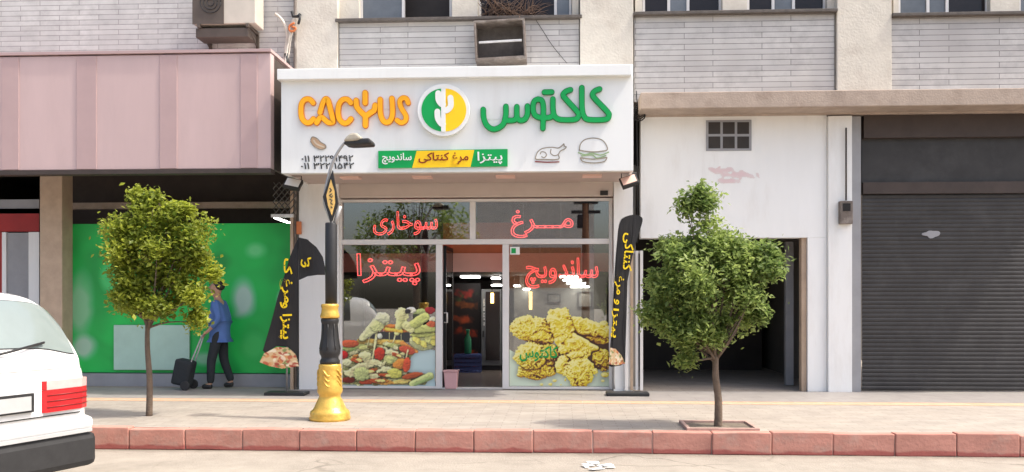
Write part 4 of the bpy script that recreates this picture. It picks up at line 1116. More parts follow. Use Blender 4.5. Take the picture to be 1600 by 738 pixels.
# green printed shopfront panel
YG = .35
gp = thing('printed_panel', 'green printed shopfront panel with pale patches behind the person in blue', 'shopfront panel', (X(270, YG), YG, .2))
g = MB(); g.box(X(98, YG), X(459, YG), YG, YG + .08, Z(583, YG, 270), Z(350, YG, 270)); g.build('panel', 'shop_green', gp, bevel=.005)
def soft_poly(cx_, cy_, rx, ry, n=26, seed=0, wob=.12):
    r_ = random.Random(seed); ph = [r_.uniform(0, 6.28) for _ in range(4)]
    return [(cx_ + rx * (1 + wob * sum(math.sin((j + 2) * a + ph[j]) for j in range(4)) / 2) * math.cos(a), cy_ + ry * (1 + wob * sum(math.sin((j + 2) * a + ph[j]) for j in range(4)) / 2) * math.sin(a)) for a in [2 * math.pi * k / n for k in range(n)]]
w, h = 180, 116
img = np.zeros((h, w, 3)) + (30, 190, 82)
n_ = vnoise(w, h, 30, 30, 8) * .6 + vnoise(w, h, 12, 12, 9) * .4
img *= (.82 + .36 * n_)[..., None]
def gpx(p, q): return ((p - 98) / 361 * w, (q - 350) / 233 * h)
for i, (a, b, rx, ry, c_) in enumerate(((124, 480, 22, 60, (150, 205, 160)), (128, 545, 26, 26, (190, 215, 195)), (380, 465, 26, 40, (205, 222, 215)), (172, 430, 16, 26, (80, 215, 120)), (398, 392, 22, 18, (120, 230, 150)), (340, 410, 26, 20, (24, 150, 62)), (438, 470, 10, 26, (225, 235, 225)), (434, 530, 8, 10, (220, 230, 120)), (395, 540, 24, 26, (60, 205, 100)), (320, 560, 30, 14, (160, 210, 170)))):
    px_, py_ = gpx(a, b); mk, _ = ell(w, h, px_, py_, rx * .5, ry * .5, 0, .55, n_, .35); blend(img, mk, c_, .9)
print_mesh('printed_picture', img, np.ones((h, w), bool), (98.5, 458.5, 350.5, 582.5), YG - .003, gp)
g = MB(); g.box(X(180, YG), X(298, YG), YG - .05, YG - .01, Z(578, YG, 240), Z(508, YG, 240)); g.build('board', 'pale_green', gp, bevel=.006)
g = MB(); g.box(X(98, YG), X(459, YG), YG - .02, YG + .12, .001, Z(584, YG, 270)); g.build('plinth', 'grey_panel', gp)
# left doorway
dw = thing('shop_door', 'grey and white shop door under a dark red panel left of the tan pillar', 'door', (X(20, .6), .6, 0))
g = MB(); g.box(X(-140, .6), X(61, .6), .6, .66, Z(362, .6, 20), Z(334, .6, 20)); g.build('red_panel', 'door_red', dw)
g = MB(); g.box(X(10, .62), X(44, .62), .62, .66, .01, Z(364, .62, 20)); g.build('leaf', 'grey_panel', dw)
g = MB(); g.box(X(3, .6), X(9.5, .6), .6, .66, .01, Z(363, .6, 20)); g.box(X(44.5, .6), X(61, .6), .6, .66, .01, Z(363, .6, 20)); g.build('frame', 'white', dw)
g = MB(); g.box(X(-140, .6), X(2.5, .6), .61, .66, .01, Z(363, .6, 20)); g.build('side_panel', 'door_red', dw)
g = MB(); g.box(X(-140, .7), X(61, .7), .7, .75, Z(326, .7, 20), Z(312, .7, 20)); g.build('rail', 'grey_panel', dw)
# AC unit
ac = thing('air_conditioner', 'cream and brown air conditioner unit on the white tiles above the pink signboard', 'air conditioner', (X(345, -.3), -.2, Z(62, -.3, 345)))
g = MB(); g.box(X(302, -.4), X(400, -.4), -.42, -.06, Z(38, -.4, 350), Z(-30, -.4, 350)); b_ = g.build('casing', 'ac_cream', ac, bevel=.012)
g = MB(); g.box(X(301, -.42), X(350, -.42), -.432, -.421, Z(38, -.42, 330), Z(-26, -.42, 330)); g.build('grille', 'ac_brown', b_)
g = MB(); 
for r_ in (.05, .10, .15): 
    cc = at(329, 4, -.44); g.tube([cc + Vector((r_ * math.cos(a), 0, r_ * math.sin(a))) for a in [k * math.pi / 10 for k in range(21)]], .006, 5)
g.build('fan_guard', 'black', b_)
for p in (312, 388):
    g = MB(); g.box(X(p, -.4) - .02, X(p, -.4) + .02, -.45, .018, Z(44, -.4, 350), Z(39, -.4, 350)); g.box(X(p, -.4) - .02, X(p, -.4) + .02, -.02, .018, Z(66, -.4, 350), Z(44.5, -.4, 350))
    g.tube([(X(p, -.4), -.42, Z(44, -.4, 350)), (X(p, -.4), 0, Z(64, -.4, 350))], .014, 6)
    g.build('bracket', 'ac_brown', ac)
g = MB(); g.box(X(310, -.3), X(392, -.3), -.40, -.08, Z(60, -.35, 350), Z(45.5, -.35, 350)); g.build('drip_tray', 'ac_brown', ac, bevel=.01)
# folding lattice grille and tube light in the gap beside the white pilaster
gl = thing('lattice_grille', 'dark folding lattice grille in the gap left of the white pilaster', 'grille', (X(448, -.1), -.1, Z(338, -.1)))
g = MB(); YQ = -.1
for i in range(-2, 6):
    pass
for i in range(4):
    for j in range(5):
        for s_ in (-1, 1):
            p, q = 427 + i * 9, 285 + j * 10.5
            a = at(p + (0 if s_ > 0 else 9), q, YQ); b = at(p + (9 if s_ > 0 else 0), q + 10.5, YQ)
            g.tube([a + Vector((0, .012 * s_, 0)), b + Vector((0, .012 * s_, 0))], .008, 5)
g.build('lattice', 'lattice', gl)
g = MB(); g.box(X(424, YQ), X(459, YQ), YQ - .02, YQ + .03, Z(340, YQ, 440), Z(335, YQ, 440)); g.build('rail', 'alu', gl)
g = MB(); g.box(X(454, -.08), X(458.5, -.08), -.1, -.05, 0, 2.9); tag(g.build('post', 'timber'), 'tan wooden post just left of the rusty pipe under the fascia', 'post')
tl = thing('tube_light', 'slanted white tube light above the green panel left of the white pilaster', 'tube light', at(442, 347, .5))
a, b = at(428, 340, .5), at(456, 350, .5)
g = MB(); g.tube([a, b], .014, 8); g.build('tube', 'led', tl)
g = MB(); g.tube([a + Vector((0, .03, .012)), b + Vector((0, .03, .012))], .02, 6); g.build('fitting', 'white', tl)
g = MB(); g.pbox(463, 470, 346, 366, -.12, .05); tag(g.build('junction_box', 'cable_orange', bevel=.006), 'small orange junction box on the wall above the drooping black banner', 'junction box')

# ================================================================== RIGHT NEIGHBOURS
ws = thing('white_shop', 'white shopfront wall with a small vent over a dark open doorway', 'shopfront', (X(1145, 0), 0, 0))
YW_ = .02
zq = Z(372, YW_, 1145)
g = MB(); g.box(X(1001, YW_), X(1292, YW_), YW_, .25, zq, Z(181, YW_, 1145)); g.build('wall_panel', 'white', ws, bevel=.004)
g = MB(); g.box(X(1262, YW_), X(1292, YW_), YW_, .25, 0, zq - .001); g.build('jamb', 'white', ws, bevel=.004)
g = MB(); g.box(X(1254, YW_), X(1261.5, YW_), YW_ + .05, .2, 0, zq - .001); g.build('door_frame', 'timber', ws)
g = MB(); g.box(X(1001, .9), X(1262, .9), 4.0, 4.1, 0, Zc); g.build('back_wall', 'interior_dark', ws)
g = MB(); g.box(X(1228, .9), X(1240, .9), .9, 1.0, .01, zq); g.build('inner_post', 'grey_panel', ws)
v = MB(); v.box(X(1103, YW_), X(1174, YW_), YW_ - .012, YW_ - .001, Z(236, YW_, 1140), Z(188, YW_, 1140)); vf = v.build('vent', 'grey_panel', ws)
v = MB()
for i in range(3):
    for j in range(2):
        p0 = 1107 + i * 22.5; q0 = 191 + j * 22.5
        v.pbox(p0, p0 + 18.5, q0, q0 + 18.5, YW_ - .016, .0035)
v.build('vent_opening', 'interior_dark', vf)
w, h = 100, 40
img = np.zeros((h, w, 3)) + (236, 226, 223); n_ = vnoise(w, h, 7, 5, 3); msk = np.zeros((h, w), bool)
for i, (a, b, rx, ry) in enumerate(((34, 12, 26, 6), (62, 20, 28, 6), (44, 29, 22, 5))):
    mk, _ = ell(w, h, a, b, rx, ry, .05, .6, n_, .5); blend(img, mk, (232, 200, 202), .7); msk |= mk > .02
print_mesh('faded_mark', img, msk, (1098, 1190, 255, 292), YW_ - .004, ws)
# white steel gate bars at its left edge
gt = thing('folded_gate', 'folded white steel gate bars right of the black feather banner', 'gate', (X(992, -.1), -.1, 0))
for p in (976, 985, 993, 1000):
    g = MB(); g.box(X(p, -.1), X(p + 4.5, -.1), -.12 + (p % 2) * .03, -.07, .02, Z(392, -.1, 990)); g.build('bar', 'white_frame' if p != 985 else 'timber', gt, bevel=.004)
g = MB(); g.box(X(975, -.1), X(1005, -.1), -.066, -.062, Z(396, -.1, 990), Z(392, -.1, 990)); g.box(X(975, -.1), X(1005, -.1), -.066, -.062, .03, .07); g.build('rail', 'alu', gt)
# dark roller shutter shop
sh = thing('roller_shutter', 'closed dark grey roller shutter of the shop at the far right', 'roller shutter', (X(1550, 0), .1, 0))
xs0, xs1 = X(1347, .1), X(1745, .1)
g = MB(); nz_ = 46; z0 = .02; z1 = Z(303, .1, 1480)
prof = []
for i in range(nz_):
    za = z0 + (z1 - z0) * i / nz_; zb2 = z0 + (z1 - z0) * (i + 1) / nz_; dz = zb2 - za
    prof += [(.110, za), (.103, za + dz * .2), (.10, za + dz * .5), (.103, za + dz * .8)]
prof.append((.135, z1))
A = [g.bm.verts.new((xs0, y, z)) for y, z in prof]; B = [g.bm.verts.new((xs1, y, z)) for y, z in prof]
for i in range(len(prof) - 1): g.bm.faces.new((A[i], B[i], B[i + 1], A[i + 1]))
g.build('slats', 'shutter_dark', sh, fix=False)
g = MB(); g.box(xs0, xs1, .05, .25, Z(303, .1, 1480) + .001, Z(285, .1, 1480)); g.build('rail', 'interior_brown' if False else 'brown_dark', sh)
g = MB(); g.box(xs0, xs1, .12, .25, Z(285, .1, 1480) + .001, Z(216, .1, 1480)); g.build('transom_panel', 'shutter_dark', sh)
g = MB(); g.box(xs0, xs1, .02, .25, Z(216, .1, 1480) + .001, Z(181, .1, 1480)); g.build('shutter_box', 'brown_dark', sh)
g = MB()
g.pprism(soft_poly(1456, 366, 12, 6, seed=60, wob=.2), .092, .006)
g.build('pale_sticker', 'grey_panel', sh)
mb_ = thing('meter_box', 'small brown meter box on the white and grey pier by the dark shutter', 'meter box', at(1322, 345, -.1))
g = MB(); g.pbox(1313, 1333, 314, 350, -.14, .098); g.build('case', 'rust', mb_, bevel=.01)
g = MB(); g.pbox(1317, 1329, 318, 330, -.146, .005); g.build('window', 'dark_glass', mb_)
g = MB(); g.tube([at(1322, 313.5, -.08), at(1322, 200, -.08)], .012, 6); g.build('conduit', 'brown_dark', mb_)

# ================================================================== FEATHER BANNERS
def cloth_sheet(outline, Y_, amp, n_sub=3, seed=0, thick=.006):
    """flat outline (pixels) -> wavy cloth of real thickness"""
    xs = [p for p, _ in outline]; ys = [q for _, q in outline]
    step = 2.0
    gw = int((max(xs) - min(xs)) / step) + 2; gh = int((max(ys) - min(ys)) / step) + 2
    g = MB(); g.pprism(outline, Y_, thick)
    bm = g.bm
    bmesh.ops.triangulate(bm, faces=[f for f in bm.faces if len(f.verts) > 4])
    bmesh.ops.subdivide_edges(bm, edges=bm.edges[:], cuts=n_sub, use_grid_fill=True)
    for v in bm.verts:
        v.co.y += amp * (math.sin(v.co.x * 17 + v.co.z * 5 + seed) * .6 + math.sin(v.co.z * 9 - v.co.x * 6 + seed) * .6)
    return g
def smooth_outline(pts, n=5):
    P = [Vector(p) for p in pts]; P.append(P[0]); return [(v.x, v.y) for v in catmull(P, n)[:-1]]
YBN = -1.1
bl = thing('feather_banner', 'drooping black feather banner with yellow writing left of the white pilaster', 'banner', on_ground(452, 618), 'black feather banners beside the shop windows')
YBN = bl.location.y
outl = [(466, 372)] + [(462, 380), (452, 404), (441, 440), (430, 480), (420, 515), (411, 548), (415, 552), (432, 541), (450, 542), (462, 553), (467, 566)] + [(467, 520), (466, 470), (466, 432)]
g = cloth_sheet(outl, YBN, .012, 2, 1); fl = g.build('flag', 'cloth_black', bl)
outl = [(466, 371), (480, 374), (494, 386), (504, 402), (508, 418), (508, 430), (496, 430), (480, 432), (467, 438)]
g = cloth_sheet(outl, YBN - .03, .02, 2, 2); f2 = g.build('drooping_tip', 'cloth_black', bl)
lettering('lettering', 'مرغ ک', (437, 457, 404, 474), YBN - .03, 'banner_yellow', fl, bold=.02, rot=R(90), depth=.008)
lettering('lettering', 'پیتزا و', (436, 456, 472, 530), YBN - .03, 'banner_yellow', fl, bold=.02, rot=R(90), depth=.008)
lettering('lettering', 'کی', (470, 486, 402, 418), YBN - .062, 'banner_yellow', f2, bold=.03, rot=R(20), depth=.008)
def pizza_print(name, outline, box, Y_, parent, seed):
    w_, h_ = 80, 60
    im = np.zeros((h_, w_, 3)) + (226, 196, 150); rs_ = np.random.RandomState(seed)
    for i in range(90):
        c = [(196, 90, 60), (240, 226, 190), (120, 140, 80), (222, 150, 90), (250, 240, 215), (170, 60, 45)][rs_.randint(6)]
        mk, _ = ell(w_, h_, rs_.uniform(0, w_), rs_.uniform(0, h_), rs_.uniform(3, 8), rs_.uniform(2, 6), rs_.uniform(-1, 1), .4, vnoise(w_, h_, 4, 4, i), .3); blend(im, mk, c, .8)
    mk = poly_mask(w_, h_, [((p - box[0]) / (box[1] - box[0]) * w_, (q - box[2]) / (box[3] - box[2]) * h_) for p, q in outline])
    return print_mesh(name, im, mk, box, Y_, parent)
pizza_print('pizza_print', [(405, 566), (412, 552), (432, 542), (450, 543), (462, 554), (467, 572), (440, 576), (420, 572)], (405, 467, 540, 577), YBN - .034, fl, 5)
g = MB(); g.tube([at(448, 612, YBN + .05), at(449, 500, YBN + .05), at(456, 420, YBN + .05), at(466, 374, YBN + .03), at(482, 376, YBN + .02)], .013, 6); g.build('pole', 'steel', bl)
g = MB(); c = on_ground(465, 612); g.box(c.x - .28, c.x + .28, YBN - .12, YBN + .16, .006, .05); g.build('base_plate', 'black', bl, bevel=.01)

br = thing('feather_banner', 'upright black feather banner with curved top right of the shop windows', 'banner', on_ground(975, 619), 'black feather banners beside the shop windows')
YBR = br.location.y
o6 = [(966, 358), (971, 343), (984, 336.5), (996, 336), (1003, 340), (1004, 346), (1000, 360), (993, 382), (984, 420), (978, 455), (974, 492), (973, 520), (977, 566), (962, 571), (951, 572), (953, 545), (957, 500), (959, 450), (962, 400)]
g = cloth_sheet(smooth_outline(o6, 2), YBR, .008, 1, 3); fl = g.build('flag', 'cloth_black', br)
lettering('lettering', 'کنتاکی', (973, 990, 364, 424), YBR - .03, 'banner_yellow', fl, bold=.015, rot=R(96), depth=.008)
lettering('lettering', 'و مرغ', (959, 975, 430, 476), YBR - .03, 'banner_yellow', fl, bold=.015, rot=R(96), depth=.008)
lettering('lettering', 'پیتزا', (954, 967, 482, 528), YBR - .03, 'banner_yellow', fl, bold=.015, rot=R(94), depth=.008)
pizza_print('pizza_print', [(951, 569), (953, 543), (962, 545), (971, 555), (977, 568), (962, 571)], (950, 978, 540, 573), YBR - .022, fl, 8)
g = MB(); g.tube(catmull([at(960, 608, YBR + .03), at(959, 540, YBR + .03), at(963, 430, YBR + .03), at(968, 352, YBR + .02), at(982, 339, YBR + .02), at(998, 338, YBR + .02)], 5), .012, 6); g.build('pole', 'steel', br)
g = MB(); c = on_ground(979, 617); g.box(c.x - .29, c.x + .29, YBR - .1, YBR + .16, .006, .05); g.build('base_plate', 'black', br, bevel=.01)
bl['label'] = 'black feather banner drooping over at its top, left of the white pilaster'

# ================================================================== STREET LAMP
c0 = on_ground(515.5, 656)
lp = thing('street_lamp', 'black and gold ornamental street lamp post with curved arm and diamond sign', 'street lamp', c0)
YLm = c0.y; s = (YLm - CAM.y) / F_PX * 1.0
def zl(q): return at(516, q, YLm).z
def prof(lst): return [(r * s, zl(q)) for r, q in lst]
cc = (c0.x, YLm, 0)
g = MB(); g.lathe(prof([(32, 656), (32.5, 652), (31, 649), (31.5, 646), (30, 642), (26, 639), (23.5, 634), (20.5, 627), (17.5, 621.5), (16.5, 618.5), (17.5, 616), (19.5, 613), (20, 609), (19.2, 603), (18.2, 590), (17.6, 575), (17.8, 571), (17, 569)]), cc, 32); b_ = g.build('gold_base', 'gold', lp)
g = MB()
for k in range(3):
    q = 582 + k * 8
    for a0 in (-1.35, -.1, 1.2, 2.4, 3.6):
        pts = [(c0.x + 18.8 * s * math.cos(-math.pi / 2 + a0 + t * .35), YLm + 18.8 * s * math.sin(-math.pi / 2 + a0 + t * .35), zl(q + 5 * math.sin(t * 2 + .3))) for t in (-1, -.5, 0, .5, 1)]
        g.tube(pts, [.004, .009, .011, .009, .004], 6)
g.build('leaf_relief', 'gold', b_)
g = MB(); g.lathe(prof([(15.5, 568.5), (15.8, 564), (13.5, 560), (13.8, 557), (16, 553), (16.6, 548), (15.5, 540), (13.4, 530), (12.4, 518), (12.2, 508), (13.6, 504), (14.2, 500), (13, 497.5)]), cc, 32); b_ = g.build('black_vase', 'black', lp)
g = MB()
for k in range(8):
    a = k * math.pi / 4 - math.pi / 2; 
    g.tube([(c0.x + r * s * math.cos(a), YLm + r * s * math.sin(a), zl(q)) for r, q in ((12.4, 506), (12.6, 516), (13.6, 530), (15.6, 540), (16.4, 546))], .007, 6)
g.build('fluting', 'black', b_)
g = MB(); g.lathe(prof([(14.6, 497.2), (15.4, 494), (13.4, 488), (12.8, 482), (14, 479), (13.8, 476), (11, 475)]), cc, 32); g.build('gold_collar', 'gold', lp)
g = MB(); g.lathe(prof([(9.2, 474.8), (9.4, 420), (9.3, 350), (8.6, 348.5)]), (c0.x + 2 * s, YLm, 0), 24); g.build('pole', 'black', lp)
def zz(*pts): return [at(480 + x / 3.69, 190 + y / 3.69, YLm) for x, y in pts]
arm = catmull(zz((150, 600), (128, 545), (104, 480), (102, 430), (116, 350), (138, 262), (168, 192), (215, 124), (262, 100)), 6)
n_ = len(arm)
g = MB(); g.tube(arm, [3.0 * s - 1.0 * s * i / n_ for i in range(n_)], 10); g.build('arm', 'steel', lp)
g = MB(); g.tube(zz((160, 598), (172, 545), (192, 488)), 3.6 * s, 8); g.build('strut', 'steel', lp)
fr_out = zz((96, 438), (152, 284), (184, 476), (142, 588))
# diamond sign: frame + face, turned slightly
g = MB(); g.prism([(v.x, v.z) for v in fr_out], YLm - .05, YLm - .01); ds = g.build('diamond_sign', 'black', lp, bevel=.004)
g = MB(); g.prism([(v.x, v.z) for v in zz((118, 430), (144, 338), (164, 404), (168, 474), (150, 544), (128, 490))], YLm - .058, YLm - .051); g.build('sign_face', 'sign_sand', ds)
g = MB()
for st_ in (((138, 388), (148, 400), (138, 412)), ((150, 420), (136, 430), (150, 442), (154, 430)), ((138, 452), (152, 458), (144, 474), (154, 482)), ((144, 496), (154, 500))):
    g.tube([v + Vector((0, -.061, 0)) for v in zz(*st_)], .007, 5)
g.build('sign_motif', 'ink', ds)
# lamp head
g = MB()
g.pprism([(480 + x / 3.69, 190 + y / 3.69) for x, y in ((205, 128), (218, 108), (262, 102), (300, 96), (356, 94), (368, 110), (366, 128), (300, 132), (240, 134))], YLm - .12, .24)
hd = g.build('lamp_head', 'black', lp, bevel=.02)
g = MB()
g.pprism([(480 + x / 3.69, 190 + y / 3.69) for x, y in ((204, 112), (222, 86), (246, 66), (276, 62), (300, 76), (312, 98), (286, 108), (250, 112))], YLm - .14, .28)
g.build('hood', mat('weathered beige shell', (.42, .38, .30), .6, .2, 9), hd, bevel=.03)
g = MB(); g.box(at(480 + 250 / 3.69, 400, YLm).x, at(480 + 350 / 3.69, 400, YLm).x, YLm - .09, YLm + .09, zl(190 + 136.5 / 3.69), zl(190 + 134.3 / 3.69)); g.build('lens', 'alu', hd)

# ================================================================== TREES
def make_tree(name, lab, base, crown, leafmat, n_leaf, seed, cat='tree', leaf=.075, group=None, trunk_r=.03):
    """crown: list of (x,z,r) lumps relative to the base, in metres"""
    r_ = random.Random(seed)
    t = thing(name, lab, cat, base, group)
    B_ = Vector(base)
    g = MB()
    zlow = min(c[1] - c[2] * .5 for c in crown)
    split = Vector((r_.uniform(-.03, .03), r_.uniform(-.03, .03), zlow))
    trunk = [B_ + Vector((0, 0, -.02)), B_ + split * .35 + Vector((.012, 0, 0)), B_ + split * .7 - Vector((.01, 0, 0)), B_ + split]
    g.tube(catmull(trunk, 4), [trunk_r * (1.25 - .45 * i / 12) for i in range(13)], 9)
    cl = []
    for (x, z, rad) in crown:
        cpt = Vector((x, 0, z))
        for k in range(max(4, int(rad * 26))):
            v = Vector((r_.gauss(0, 1), r_.gauss(0, 1), r_.gauss(0, 1))).normalized() * rad * r_.uniform(.3, 1.08)
            cl.append((cpt + v, rad))
    for i, (c, rad) in enumerate(cl):
        if i % 2 == 0:
            mid = split.lerp(c, .5) + Vector((r_.uniform(-.06, .06), r_.uniform(-.06, .06), -.03))
            st0 = split * r_.uniform(.85, 1.0)
            g.tube(catmull([B_ + st0, B_ + mid, B_ + c], 3), [.016, .014, .012, .010, .007, .005, .003], 5)
    g.build('trunk', 'bark', t)
    verts, faces, tone = [], [], []
    per = n_leaf // len(cl)
    for c, rad in cl:
        sz = rad * r_.uniform(.2, .42) + .04; tb = r_.uniform(0, .45)
        for k in range(per):
            v = Vector((r_.gauss(0, 1), r_.gauss(0, 1), r_.gauss(0, .9))) * sz * .55
            p = c + v
            d = Vector((r_.gauss(0, 1), r_.gauss(0, 1), r_.gauss(-.35, .6))).normalized()
            n = d.cross(Vector((r_.gauss(0, .5), r_.gauss(0, .5), 1))).normalized()
            L = leaf * r_.uniform(.45, 1.5); Wd = L * r_.uniform(.2, .32)
            up = n.cross(d).normalized() * L * .08
            i0 = len(verts)
            verts += [p - d * L * .5, p + n * Wd + up, p + d * L * .5, p - n * Wd + up]
            faces.append((i0, i0 + 1, i0 + 2, i0 + 3))
            tt = min(1, max(0, tb + r_.uniform(0, .55))); tone += [tt] * 4
    me = bpy.data.meshes.new('crown'); me.from_pydata([tuple(v) for v in verts], [], faces); me.update()
    ca = me.color_attributes.new('tone', 'FLOAT_COLOR', 'POINT')
    arr = np.ones((len(tone), 4), np.float32); arr[:, :3] = np.array(tone, np.float32)[:, None]
    ca.data.foreach_set('color', arr.ravel())
    me.materials.append(M[leafmat])
    o = bpy.data.objects.new('crown', me); COL.objects.link(o); o.parent = t
    return t
b1 = on_ground(233, 650); s1 = (b1.y - CAM.y) / F_PX
def lump(b, s_, lst): 
    return [((p - b[0]) * s_, (b[1] - q) * s_, r_ * s_) for p, q, r_ in lst]
make_tree('street_tree', 'young yellow green tree on the pavement in front of the green panel', b1,
          lump((233, 650), s1, [(222, 312, 26), (290, 318, 24), (200, 372, 36), (288, 368, 38), (240, 350, 46), (250, 410, 56), (202, 440, 42), (292, 430, 42), (240, 470, 44), (188, 400, 28), (308, 402, 26), (295, 475, 28)]), 'leaf_a', 23000, 3, leaf=.058)
b2 = on_ground(1122, 668); s2 = (b2.y - CAM.y) / F_PX
make_tree('street_tree', 'young rounder green tree in front of the white shop wall', b2,
          lump((1122, 668), s2, [(1088, 326, 32), (1100, 372, 44), (1064, 410, 46), (1140, 418, 46), (1190, 428, 32), (1096, 452, 54), (1046, 470, 42), (1150, 480, 44), (1090, 510, 42), (1050, 520, 30), (1022, 445, 30), (1198, 418, 24), (1120, 525, 34), (1066, 540, 26), (1175, 500, 28)]), 'leaf_b', 26000, 8, leaf=.058, trunk_r=.036)
g = MB()
for a, b_, c_, d_ in ((-.36, .36, -.30, -.26), (-.36, .36, .26, .30), (-.36, -.32, -.259, .259), (.32, .36, -.259, .259)): g.box(b2.x + a, b2.x + b_, b2.y + c_, b2.y + d_, -.01, .035)
tp = g.build('tree_pit', 'kerb_joint', bevel=.006); tag(tp, 'square concrete edging with soil round the right hand tree', 'tree pit')
g = MB(); g.box(b2.x - .318, b2.x + .318, b2.y - .258, b2.y + .258, -.01, .012); g.build('soil', 'soil', tp)

# ================================================================== CAR (white saloon seen from behind)
def car():
    root = thing('parked_car', 'white car with a red tail lamp and black bumper at the lower left', 'car', (0, 0, 0))
    L2 = 2.05
    # stations: x, half widths and heights  (x forward; tail at -L2)
    # profile per station: list of (halfwidth, z) from sill to roof centre
    ST = []
    def st(x, zs, w0, wb, zb, wr, zr, dx=0):
        # sill, lower, mid, belt, shoulder, pillar mid, roof edge, roof
        ST.append((x, [(w0 * .93, .24), (w0, .36), (w0 * 1.0, .62), (wb, zb - .10), (wb - .03, zb), ((wb + wr) / 2 + .02, (zb + zr) / 2), (wr, zr - .05), (wr * .6, zr), (0, zr + .012)]))
    st(-2.05, 0, .74, .72, .95, .64, 1.03)
    st(-2.00, 0, .80, .78, 1.00, .64, 1.13)
    st(-1.92, 0, .83, .81, 1.04, .63, 1.29)
    st(-1.80, 0, .84, .82, 1.05, .61, 1.47)
    st(-1.62, 0, .85, .82, 1.05, .59, 1.565)
    st(-1.15, 0, .85, .82, 1.04, .58, 1.60)
    st(-.60, 0, .85, .82, 1.03, .58, 1.61)
    st(0.10, 0, .85, .82, 1.02, .58, 1.60)
    st(.55, 0, .85, .82, 1.01, .60, 1.50)
    st(1.10, 0, .84, .81, 1.00, .64, 1.12)
    st(1.60, 0, .83, .79, .92, .62, 1.00)
    st(1.95, 0, .79, .74, .80, .58, .88)
    st(2.05, 0, .72, .66, .70, .50, .76)
    # resample: catmull along x and along profile
    nX, nP = 4, 4
    prof_s = []
    for x, pr in ST:
        pts = catmull([Vector((w, z)) for w, z in pr], nP); prof_s.append([Vector((x, p.x, p.y)) for p in pts])
    m_ = len(prof_s[0])
    cols = [catmull([ps[j] for ps in prof_s], nX) for j in range(m_)]
    nS = len(cols[0])
    S = [[cols[j][i] for j in range(m_)] for i in range(nS)]
    g = MB(); bm = g.bm
    V = {}
    for i in range(nS):
        for j in range(m_):
            p = S[i][j]; V[(i, j, 1)] = bm.verts.new((p.x, p.y, p.z))
            V[(i, j, -1)] = V[(i, j, 1)] if j == m_ - 1 else bm.verts.new((p.x, -p.y, p.z))
    for sd in (1, -1):
        for i in range(nS - 1):
            for j in range(m_ - 1):
                f = bm.faces.new((V[(i, j, sd)], V[(i + 1, j, sd)], V[(i + 1, j + 1, sd)], V[(i, j + 1, sd)])); f.smooth = True
    for i in (0, nS - 1):
        for j in range(m_ - 1):
            q = [V[(i, j, 1)], V[(i, j + 1, 1)], V[(i, j + 1, -1)], V[(i, j, -1)]]
            if j == m_ - 2: q = q[:3] if q[1] is q[2] else q
            if q[1] is q[2] if len(q) > 2 else False: q = [q[0], q[1], q[3]] if len(q) > 3 else [V[(i, j, 1)], V[(i, j + 1, 1)], V[(i, j, -1)]]
            try: bm.faces.new(q)
            except Exception: pass
    for i in range(nS - 1):   # floor
        bm.faces.new((V[(i, 0, 1)], V[(i, 0, -1)], V[(i + 1, 0, -1)], V[(i + 1, 0, 1)]))
    body = g.build('body', 'car_white', root)
    def surf(fi, fj, sd, off):
        i = min(int(fi), nS - 2); j = min(int(fj), m_ - 2); a, b = fi - i, fj - j
        p = (S[i][j] * (1 - a) + S[i + 1][j] * a) * (1 - b) + (S[i][j + 1] * (1 - a) + S[i + 1][j + 1] * a) * b
        du = S[i + 1][j] - S[i][j]; dv = S[i][j + 1] - S[i][j]; n = du.cross(dv)
        n = n.normalized() if n.length > 0 else Vector((0, 0, 1))
        if n.y < 0 and abs(n.y) > .02: n = -n
        if abs(n.y) <= .02 and n.z < 0: n = -n
        p = p + n * off
        return Vector((p.x, p.y * sd, p.z))
    def patch(name, i0, i1, j0, j1, sd, m__, off=.006, n=8, par=root, both=False):
        g = MB()
        for sgn in ((1, -1) if both else (sd,)):
            grid = [[g.bm.verts.new(surf(i0 + (i1 - i0) * a / n, j0 + (j1 - j0) * b / n, sgn, off)) for b in range(n + 1)] for a in range(n + 1)]
            for a in range(n):
                for b in range(n):
                    f = g.bm.faces.new((grid[a][b], grid[a + 1][b], grid[a + 1][b + 1], grid[a][b + 1])); f.smooth = True
        bmesh.ops.remove_doubles(g.bm, verts=g.bm.verts[:], dist=.0005)
        return g.build(name, m__, par)
    I = lambda k: k * nX
    J = lambda k: k * nP
    patch('window_seal', I(1) + .3, I(3) + 1.3, J(6) - 2.15, J(8), 1, 'rubber', .003, both=True)
    patch('rear_window', I(1) + .5, I(3) + 1.0, J(6) - 1.9, J(8), 1, 'car_glass', both=True)
    patch('windscreen', I(8) + .4, I(9) - .3, J(6) - 1.6, J(8), 1, 'car_glass_dark', both=True)
    for sd in (1, -1):
        patch('boot_gap', I(0) + .6, I(2) + 3.0, J(4) - .6, J(4) - .42, sd, 'black_matte', .003)
        patch('side_window', I(4) + 2.6, I(6) + 1.2, J(4) + .8, J(6) - .3, sd, 'car_glass_dark')
        patch('side_window', I(6) + 1.6, I(8) + 1.2, J(4) + .8, J(6) - .3, sd, 'car_glass_dark')
        g = MB(); g.box(-.62, -.46, sd * .852, sd * .875, .90, .925); g.build('door_handle', 'black', body)
        # tail lamp wrapping the corner
        g = MB()
        pts = [(-2.075, .38), (-2.06, .72), (-2.02, .80), (-1.86, .845)]
